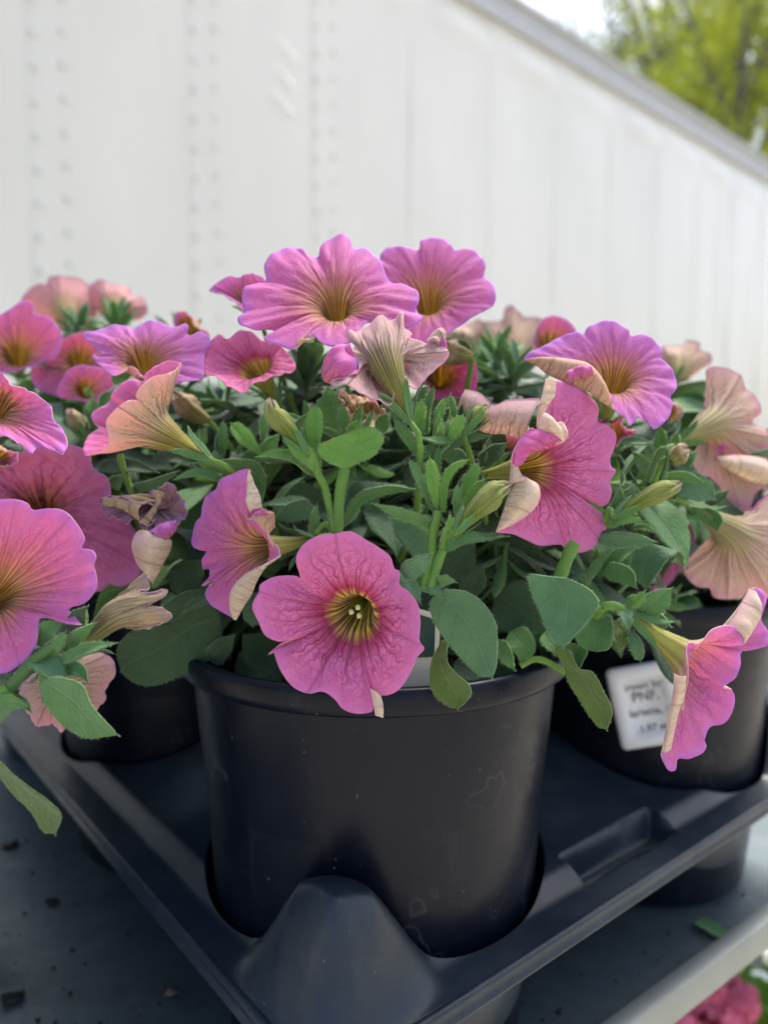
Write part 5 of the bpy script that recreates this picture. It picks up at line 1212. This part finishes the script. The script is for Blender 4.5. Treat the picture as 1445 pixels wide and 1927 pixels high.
Lf('m',.262,[(75,590),(70,470),(72,338)],56,'mid','o',20)
Lf('m',.268,[(45,610),(40,500),(36,400)],60,'teal','v',20)
leafe(PM,'m',.255,[(345,880),(280,780),(120,690),(-50,650)],[(375,700),(310,600),(160,580),(0,600)],(-112,562),'mid',nh=140)
Lf('m',.258,[(560,390),(610,330),(672,272)],62,'mid','v',35)
Lf('m',.252,[(690,920),(560,945),(415,1010)],135,'teal','v',20)
Lf('m',.256,[(660,890),(500,890),(335,905)],66,'teal','v',45)
Lf('m',.242,[(700,1120),(695,1010),(708,902)],70,'mid','v',20)
Lf('m',.250,[(895,1040),(990,870),(1160,800),(1410,800)],70,'mid','v',40)
leafe(PM,'m',.262,[(890,1000),(915,880),(930,800),(1000,750)],[(930,980),(1020,880),(1150,810),(1300,790)],(1320,775),'dark',nh=60)
Lf('m',.275,[(740,930),(610,830),(480,850)],160,'dark','v',10)
Lf('m',.26,[(250,800),(330,640),(380,620)],80,'dark','v',20)
# shoot in the middle
Lf('n',.231,[(268,870),(190,690),(112,525)],60,'mid','o',25)
Lf('n',.229,[(295,890),(275,700),(250,515)],95,'bright','o',15)
Lf('n',.230,[(335,880),(345,680),(405,580),(508,528)],62,'bright','s',25)
Lf('n',.236,[(310,700),(300,560),(308,436)],54,'mid','o',20)
Lf('n',.238,[(230,640),(195,580),(185,530)],46,'teal','o',20)
Lf('n',.232,[(465,770),(530,650),(575,556)],85,'bright','o',20)
Lf('n',.230,[(425,950),(428,820),(437,696)],58,'mid','o',25)
Lf('n',.234,[(445,890),(540,780),(645,712)],90,'bright','v',20)
Lf('n',.238,[(520,760),(580,700),(635,655)],60,'bright','v',20)
Lf('n',.229,[(330,968),(110,905),(-138,823)],80,'mid','v',35)
Lf('n',.226,[(345,1120),(385,1000),(385,885)],86,'bright','v',20)
Lf('n',.225,[(345,1140),(480,1065),(652,1072)],72,'mid','v',30)
Lf('n',.226,[(50,1275),(140,1255),(255,1165)],130,'teal','v',20)
Lf('n',.228,[(55,1300),(120,1400),(185,1500)],110,'teal','v',30)
Lf('n',.227,[(285,1362),(350,1340),(422,1358)],72,'mid','v',20)
Lf('n',.229,[(235,1330),(270,1400),(330,1460)],90,'teal','v',20)
Lf('n',.246,[(235,1160),(120,1040),(-20,920)],190,'teal','v',15)
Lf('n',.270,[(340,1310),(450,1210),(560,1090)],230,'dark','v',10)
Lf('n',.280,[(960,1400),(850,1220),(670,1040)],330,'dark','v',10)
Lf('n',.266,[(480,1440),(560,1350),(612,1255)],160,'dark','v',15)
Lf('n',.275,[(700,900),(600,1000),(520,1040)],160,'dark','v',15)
Lf('n',.25,[(430,1030),(600,1050),(780,1045)],50,'teal','v',30)
# upper cluster right of the pale bloom
Lf('n',.238,[(200,340),(170,230),(190,125)],88,'bright','o',20)
Lf('n',.242,[(225,350),(225,190),(275,32)],58,'mid','s',25)
Lf('n',.240,[(285,340),(305,220),(350,112)],58,'bright','o',20)
Lf('n',.240,[(425,290),(410,180),(388,84)],44,'mid','o',25)
Lf('n',.242,[(430,270),(485,180),(535,98)],80,'dark','o',20)
Lf('n',.234,[(368,410),(430,310),(472,222)],90,'bright','o',20)
Lf('n',.238,[(295,375),(300,300),(312,218)],44,'bright','v',20)
Lf('n',.235,[(310,380),(325,320),(335,262)],36,'bright','v',20)
Lf('n',.236,[(345,380),(365,320),(392,248)],50,'mid','v',20)
Lf('n',.244,[(340,260),(360,210),(395,160)],50,'dark','v',20)
Lf('n',.234,[(400,392),(300,395),(188,375)],44,'mid','v',45)
Lf('n',.236,[(240,510),(110,380),(-12,205)],82,'mid','v',30)
Lf('n',.240,[(190,365),(150,310),(100,278)],46,'mid','v',30)
Lf('n',.240,[(385,440),(510,385),(660,358)],56,'mid','v',40)
Lf('n',.262,[(580,560),(620,470),(652,380)],30,'dark','s',30)
Lf('n',.254,[(590,560),(690,480),(775,408)],110,'dark','v',20)
Lf('n',.262,[(370,540),(440,490),(505,500)],100,'teal','v',20)
Lf('n',.252,[(490,300),(580,300),(680,265)],50,'dark','v',40)
Lf('n',.262,[(170,140),(200,60),(240,20)],80,'teal','v',20)
# right of centre, above the rim
leafe(PM,'p',.226,[(250,385),(205,445),(228,540),(300,650),(400,770),(470,835)],[(275,370),(400,385),(500,450),(560,540),(570,640),(562,780)],(537,853),'teal',nh=170)
leafe(PM,'p',.238,[(265,650),(215,770),(208,870),(240,950),(295,1003)],[(300,640),(295,760),(350,830),(420,885),(427,950)],(352,1023),'olive',nh=100)
leafe(PM,'p',.226,[(850,310),(745,295),(750,370),(790,470),(830,570),(878,655)],[(880,305),(965,322),(1065,372),(1118,430),(1110,480),(1050,560)],(925,690),'teal',nh=170)
Lf('p',.242,[(572,650),(620,740),(657,810)],80,'mid','v',30)
Lf('p',.262,[(640,600),(700,680),(690,770)],150,'mid','v',10)
Lf('p',.272,[(560,400),(700,490),(840,610)],290,'dark','v',10)
Lf('p',.262,[(330,780),(430,830),(500,860)],120,'dark','v',30)
leafe(PM,'p',.243,[(880,690),(930,790),(965,880),(1050,1015),(1110,1110)],[(960,700),(1010,800),(1092,818),(1150,930),(1196,1030)],(1160,1138),'olive',nh=110)
leafe(PM,'p',.252,[(820,640),(860,700),(900,740)],[(900,650),(1050,690),(1035,760)],(1010,810),'mid',nh=50)
leafe(PM,'p',.240,[(1150,500),(1050,555),(1000,640),(1030,690)],[(1185,520),(1198,600),(1190,680),(1160,706)],(1100,710),'mid',nh=60)
Lf('p',.242,[(1190,555),(1245,610),(1230,704)],95,'olive','v',20)
Lf('p',.236,[(1275,570),(1320,670),(1342,760)],72,'teal','o',20)
Lf('p',.248,[(820,610),(870,680),(900,730)],100,'mid','v',20)
Lf('g',.236,[(945,690),(1010,640),(1076,588)],88,'mid','v',20)
Lf('g',.236,[(900,650),(940,640),(968,600)],48,'bright','v',30)
Lf('g',.240,[(940,690),(1010,700),(1072,738)],48,'teal','v',30)
Lf('p',.234,[(1250,480),(1265,540),(1280,600)],60,'teal','v',20)
leafe(PM,'o',.262,[(575,1225),(480,1110),(485,970),(600,915)],[(600,1222),(680,1110),(740,1020),(790,985)],(805,966),'teal',nh=80)
Lf('o',.268,[(730,1000),(800,1010),(848,1070)],90,'olive','v',20)
Lf('o',.250,[(245,885),(440,880),(655,900)],105,'teal','v',25)
Lf('o',.246,[(300,795),(420,740),(562,752)],70,'bright','v',25)
Lf('o',.248,[(500,790),(580,790),(650,828)],30,'mid','v',30)
Lf('o',.252,[(270,770),(390,650),(400,505)],100,'mid','v',20)
Lf('o',.258,[(425,610),(470,550),(495,500)],95,'teal','v',20)
Lf('o',.256,[(410,500),(415,450),(412,405)],30,'mid','o',20)
Lf('o',.278,[(690,460),(840,435),(978,470)],85,'mid','v',30)
Lf('o',.284,[(760,480),(920,510),(1080,605)],200,'teal','v',15)
Lf('o',.284,[(1000,620),(1090,590),(1172,530)],70,'dark','v',20)
Lf('o',.29,[(870,680),(935,770),(930,890)],62,'mid','v',20)
Lf('o',.29,[(960,690),(1070,730),(1090,825)],100,'mid','v',20)
Lf('o',.284,[(690,340),(690,200),(690,95)],92,'mid','o',20)
Lf('o',.286,[(640,330),(600,250),(600,200)],50,'teal','o',20)
Lf('o',.284,[(600,410),(540,320),(485,250)],90,'teal','v',20)
Lf('o',.285,[(650,420),(610,330),(565,250)],50,'mid','v',30)
Lf('o',.288,[(790,200),(800,150),(810,118)],58,'mid','v',20)
Lf('o',.286,[(840,350),(890,300),(945,265)],90,'teal','v',20)
Lf('o',.258,[(240,1140),(380,1010),(520,935)],100,'mid','v',20)
Lf('o',.255,[(290,1100),(420,1120),(515,1225)],130,'mid','v',20)
Lf('o',.262,[(240,1110),(240,1000),(230,930)],60,'mid','v',40)
Lf('o',.262,[(330,1090),(420,1020),(490,960)],110,'teal','v',20)
Lf('o',.262,[(410,200),(500,190),(625,205)],60,'teal','v',40)
Lf('o',.30,[(360,270),(430,400),(520,480)],60,'dark','v',20)
leafe(PR,'c',.36,[(1040,700),(1030,610),(1040,530)],[(1130,690),(1160,600),(1160,530)],(1110,505),'mid',nh=0)
Lf('c',.285,[(40,330),(20,290),(0,275)],100,'dark','v',20)
# behind the tan trumpet
Lf('q',.275,[(310,655),(520,640),(722,685)],95,'dark','v',30)
Lf('q',.272,[(525,790),(690,755),(850,672)],70,'teal','v',30)
Lf('q',.278,[(690,610),(820,580),(970,650)],90,'dark','v',30)
Lf('q',.252,[(1160,735),(980,685),(818,733)],52,'mid','v',40)
Lf('q',.262,[(1080,560),(1110,575),(1150,580)],50,'mid','v',30)
Lf('q',.31,[(285,400),(270,300),(262,190)],110,'mid','o',20)
Lf('q',.305,[(320,230),(345,190),(385,135)],66,'mid','o',20)
Lf('q',.31,[(270,190),(240,140),(220,100)],30,'mid','o',20)
Lf('q',.32,[(250,430),(160,360),(60,310)],90,'teal','v',30)
Lf('q',.32,[(200,480),(140,470),(80,490)],60,'teal','v',30)
Lf('q',.29,[(400,790),(430,740),(480,700)],90,'teal','v',20)
Lf('q',.30,[(400,60),(470,30),(550,10)],70,'mid','v',30)
Lf('q',.27,[(1000,480),(1020,420),(1050,380)],80,'mid','v',30)
Lf('q',.268,[(1155,570),(1160,450),(1160,338)],56,'mid','o',20)
# big dark leaf low left and neighbours
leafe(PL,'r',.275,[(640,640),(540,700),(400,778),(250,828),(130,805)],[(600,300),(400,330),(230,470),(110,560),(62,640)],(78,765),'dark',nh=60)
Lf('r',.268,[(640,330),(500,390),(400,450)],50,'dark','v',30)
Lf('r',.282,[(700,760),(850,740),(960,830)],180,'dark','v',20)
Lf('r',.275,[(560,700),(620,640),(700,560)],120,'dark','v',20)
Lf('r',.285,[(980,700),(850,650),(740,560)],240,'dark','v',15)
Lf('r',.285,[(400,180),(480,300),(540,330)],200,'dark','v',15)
# near left plant
leafe(PF,'d',.208,[(200,1085),(245,1180),(340,1292),(440,1348)],[(240,1060),(340,1050),(430,1080),(470,1180),(545,1290)],(592,1347),'mid',nh=150)
Lf('d',.212,[(-80,1270),(40,1190),(150,1200)],115,'mid','v',20)
Lf('d',.214,[(60,1170),(120,1190),(160,1235)],50,'mid','v',30)
leafe(PF,'d',.205,[(-80,1450),(0,1540),(90,1640),(180,1730),(232,1825)],[(-60,1420),(60,1520),(170,1610),(270,1680),(324,1740)],(278,1845),'olive',nh=170)
Lf('d',.212,[(300,985),(440,915),(587,884)],64,'mid','v',25)
Lf('d',.216,[(310,920),(400,840),(485,778)],66,'mid','v',25)
Lf('d',.214,[(170,930),(260,1010),(340,1088)],130,'teal','v',20)
Lf('d',.216,[(230,960),(260,890),(290,860)],60,'mid','v',20)
Lf('d',.214,[(260,980),(290,900),(330,830)],52,'mid','o',20)
Lf('d',.218,[(370,800),(400,740),(440,700)],90,'dark','v',20)
Lf('d',.218,[(200,900),(250,820),(330,770)],110,'mid','v',20)
Lf('d',.214,[(330,1010),(400,1020),(445,1080)],70,'mid','v',20)
Lf('d',.222,[(-60,1090),(20,1100),(100,1150)],120,'dark','v',20)
# blurred shoots
shoot(PL, P(222,618,.42), unit([-.1,-.2,1]), 15, 1.15, 'mid'); shoot(PL, P(150,632,.43), unit([.1,-.2,1]), 14, 1.15, 'teal')
shoot(PR, P(935,680,.36), unit([0,-.2,1]), 11, 1.1, 'mid'); shoot(PR, P(965,710,.34), unit([.1,-.2,1]), 11, 1.1, 'teal'); shoot(PR, P(905,690,.40), unit([0,-.2,1]), 10, 1.1, 'mid')
shoot(PM, P(575,720,.30), unit([-.1,-.1,1]), 10, 1.0, 'dark'); shoot(PM, P(590,680,.31), unit([.1,-.1,1]), 10, 1.0, 'mid')
shoot(PL, P(335,625,.42), unit([.3,0,1]), 9, .8, 'mid')
# the leafy bodies
grow(PM, s1, 56, .118, .155, .268, seed=3, leafstep=.009)
grow(PR, s2, 44, .13, .165, .30, seed=4, leafstep=.011)
grow(PL, s3, 52, .15, .18, .31, seed=5, leafstep=.011)
grow(PB, s4, 40, .135, .20, .34, seed=6, leafstep=.011)
grow(PF, s5, 26, .12, .10, .19, seed=7, leafstep=.013, azr=(60, 330), free=True)
for k in range(5):     # blooms of the near left plant beyond the photo edge
    a = rad(120+k*40); p = s5+np.array([math.cos(a)*.08, math.sin(a)*.08, .13]); x, y, d = proj(p)
    ring = [(x+math.cos(t)*.026*FPX/d*(1.12 if i % 3 else .92), y+math.sin(t)*.026*FPX/d, 0, 'n') if i % 3 == 0 else (x+math.cos(t)*.028*FPX/d, y+math.sin(t)*.028*FPX/d, 0) for i, t in enumerate(np.linspace(0, 6.283, 15, endpoint=False))]
    F(PF, s5+np.array([0, 0, .05]), 'f', d, (x, y, 6), (x+20, y+100, 28), .0055, ring, inner=('magenta', 'lilac')[k % 2], outer='peach', na=90, nl=12, hair=False)

# ------------------------------------------------------------ coral flowers below, lower right
M_CORAL = simple('coral_petal', (.95,.22,.34), .6, .2, noise=.25, ns=60, tr=.3); M_LIME = simple('lime_leaf', (.26,.50,.05), .5, .3, noise=.4, ns=30, tr=.35)
def bedding(px, py, D, label, seed, r_=.16):
    q = P(px, py, D); zt = q[2]; o = empty('coral_flowering_plant', (q[0], q[1], 0.0), label, 'flowering plant')
    r = np.random.default_rng(seed)
    mb = MB(); mb.lathe([(.0, .40), (.07, .40), (.09, .56), (.094, .56), (.094, .545)], (q[0], q[1], zt-.74+.0), 28); mb.build('pot', M_POT, o, True, auto=40)
    for k in range(150):
        a = r.uniform(0, 6.28); rr3 = r_*math.sqrt(r.uniform(.02, 1)); h = zt+.015-r.uniform(0, .12)-rr3*.2
        p = np.array([q[0]+rr3*math.cos(a), q[1]+rr3*math.sin(a), h]); d = np.array([math.cos(a), math.sin(a), r.uniform(-.1, .8)])
        lo = bpy.data.objects.new('leaf', LIMES[k % 2]); COL.objects.link(lo); lo.parent = o; dd = unit(d); x = unit(np.cross(dd, [0, 0, 1])); z = np.cross(x, dd)
        lo.rotation_euler = Matrix(((x[0], dd[0], z[0], 0), (x[1], dd[1], z[1], 0), (x[2], dd[2], z[2], 0), (0, 0, 0, 1))).to_euler(); lo.location = Vector(p-origin(o)); lo.scale = (1.1,)*3
    return o, q, r
LIMES = []
for k_ in range(2):
    me2 = generic_leaf(.05, .036, .7+.3*k_, .1, 'v', 'bright', 20+k_, 0); me2.materials[0] = M_LIME; LIMES.append(me2)
def cluster(o, px, py, D, rad_, r, nf=26):
    rad_ *= 1.25; nf = 20; c = P(px, py, D); V = []; Q = []
    for k in range(nf):
        d = unit(r.normal(0, 1, 3)+np.array([0, -.5, .6])); p = c+d*rad_*r.uniform(.6, 1)
        e1 = unit(np.cross(d, [.3, .2, 1])); e2 = np.cross(d, e1)
        for j in range(5):
            a = j*1.2566+r.uniform(-.2, .2); ra = e1*math.cos(a)+e2*math.sin(a); sd_ = e1*-math.sin(a)+e2*math.cos(a); s_ = .0095*r.uniform(.7, 1.2)
            b = len(V); V += [p, p+ra*s_*.5+sd_*s_*.42+d*.001, p+ra*s_-d*.001+sd_*s_*.3, p+ra*s_*1.05-d*.001-sd_*s_*.3, p+ra*s_*.5-sd_*s_*.42+d*.001]
            Q += [[b, b+1, b+2, b+3], [b, b+3, b+4, b]]
    f = [tuple(x) if len(set(x)) == 4 else (x[0], x[1], x[2]) for x in Q]
    mb = MB(); mb.add(V, f); fc = mb.build('flower_cluster', M_CORAL, o, True)
    mb = MB(); mb.tube([origin(o)*[1, 1, 0]+np.array([0, 0, c[2]-.15]), c*.5+np.array([origin(o)[0], origin(o)[1], c[2]-.1])*.5, c], .0022, 8); mb.build('stem', M_STEM, o, True)
o_, q_, r_ = bedding(1410, 1840, .66, 'lime green leafy plant with coral pink flower heads below the shelf lip', 31)
for (px, py, sz) in ((1358,1838,.012),(1330,1862,.013),(1345,1870,.013),(1300,1905,.016),(1370,1905,.020),(1335,1925,.020),(1275,1925,.014),(1395,1890,.012),(1330,1960,.022),(1250,1950,.012),(1358,1850,.010)): cluster(o_, px, py, .60+.01*(px % 3), sz, r_, 34)

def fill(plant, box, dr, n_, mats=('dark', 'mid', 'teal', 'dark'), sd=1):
    r = random.Random(sd)
    for k in range(n_):
        d = r.uniform(*dr); p = P(r.uniform(box[0], box[1]), r.uniform(box[2], box[3]), d); a = r.uniform(0, 6.28)
        put_leaf(plant, r.choice(mats), r.choice((0, 1, 2)), p, np.array([math.cos(a), math.sin(a)*.6, r.uniform(-.1, .8)]), np.array([0, -.4, 1.0]), r.uniform(.8, 1.2))
fill(PL, (-20,150,790,900), (.31,.37), 26, sd=1); fill(PL, (320,520,735,830), (.33,.42), 34, sd=2); fill(PL, (120,330,720,800), (.38,.44), 22, sd=9)
fill(PM, (520,760,690,800), (.32,.40), 34, sd=3); fill(PM, (830,1010,720,840), (.33,.40), 26, sd=4); fill(PR, (1150,1330,760,900), (.35,.42), 30, sd=5)
fill(PM, (200,560,900,1120), (.31,.36), 36, sd=6); fill(PM, (850,1250,1040,1180), (.29,.33), 30, sd=7); fill(PR, (1180,1400,1020,1110), (.39,.44), 20, sd=8); fill(PL, (100,330,1080,1180), (.40,.46), 14, sd=10)
# the leaves that show largest stay single; the small hidden ones of each plant are joined
def join_rest(plant, keep=290):
    kids = [c for c in plant.children if c.name.split('.')[0] == 'leaf']
    if len(kids) <= keep: return
    O = origin(plant); sc = []
    for c in kids:
        shared = c.data.users > 1
        if not shared: sc.append((-1e3, c)); continue
        p = np.array(c.location)+O; x, y, d = proj(p); out = 0 if -60 < x < 1500 and 350 < y < 1500 else 5
        sc.append((d+out+(.03 if c.data.materials[0] == LEAF['dark'] else 0), c))
    sc.sort(key=lambda t: t[0]); rest = [c for _, c in sc[keep:]]
    mats = list(LEAF.values())+[M_HAIR]; VV = []; QQ = []; TT = []; UU = []; MQ = []; MT = []; k = 0; cache = {}
    for c in rest:
        me = c.data
        if me.name not in cache:
            n_ = len(me.vertices); v = np.empty(n_*3, np.float32); me.vertices.foreach_get('co', v)
            lt = np.empty(len(me.polygons), np.int32); me.polygons.foreach_get('loop_total', lt); li = np.empty(len(me.loops), np.int32); me.loops.foreach_get('vertex_index', li)
            uvl = np.empty(len(me.loops)*2, np.float32); me.uv_layers[0].data.foreach_get('uv', uvl); uvv = np.zeros((n_, 2)); uvv[li] = uvl.reshape(-1, 2)
            nq = int((lt == 4).sum()); q = li[:nq*4].reshape(-1, 4); cache[me.name] = (v.reshape(-1, 3), q, uvv, mats.index(me.materials[0]))
        v, q, uvv, mi = cache[me.name]
        Mx = np.array(Matrix.LocRotScale(c.location, c.rotation_euler, c.scale))
        used = q.max()+1; VV.append(v[:used] @ Mx[:3, :3].T+Mx[:3, 3]+O); QQ.append(q+k); UU.append(uvv[:used]); MQ.append(np.full(len(q), mi)); k += used
        bpy.data.objects.remove(c)
    mk('leaf_mass', np.vstack(VV), np.vstack(QQ), None, np.vstack(UU), mats, np.concatenate(MQ), plant, kind='stuff')
for o in (PM, PR, PL, PB, PF): join_rest(o)
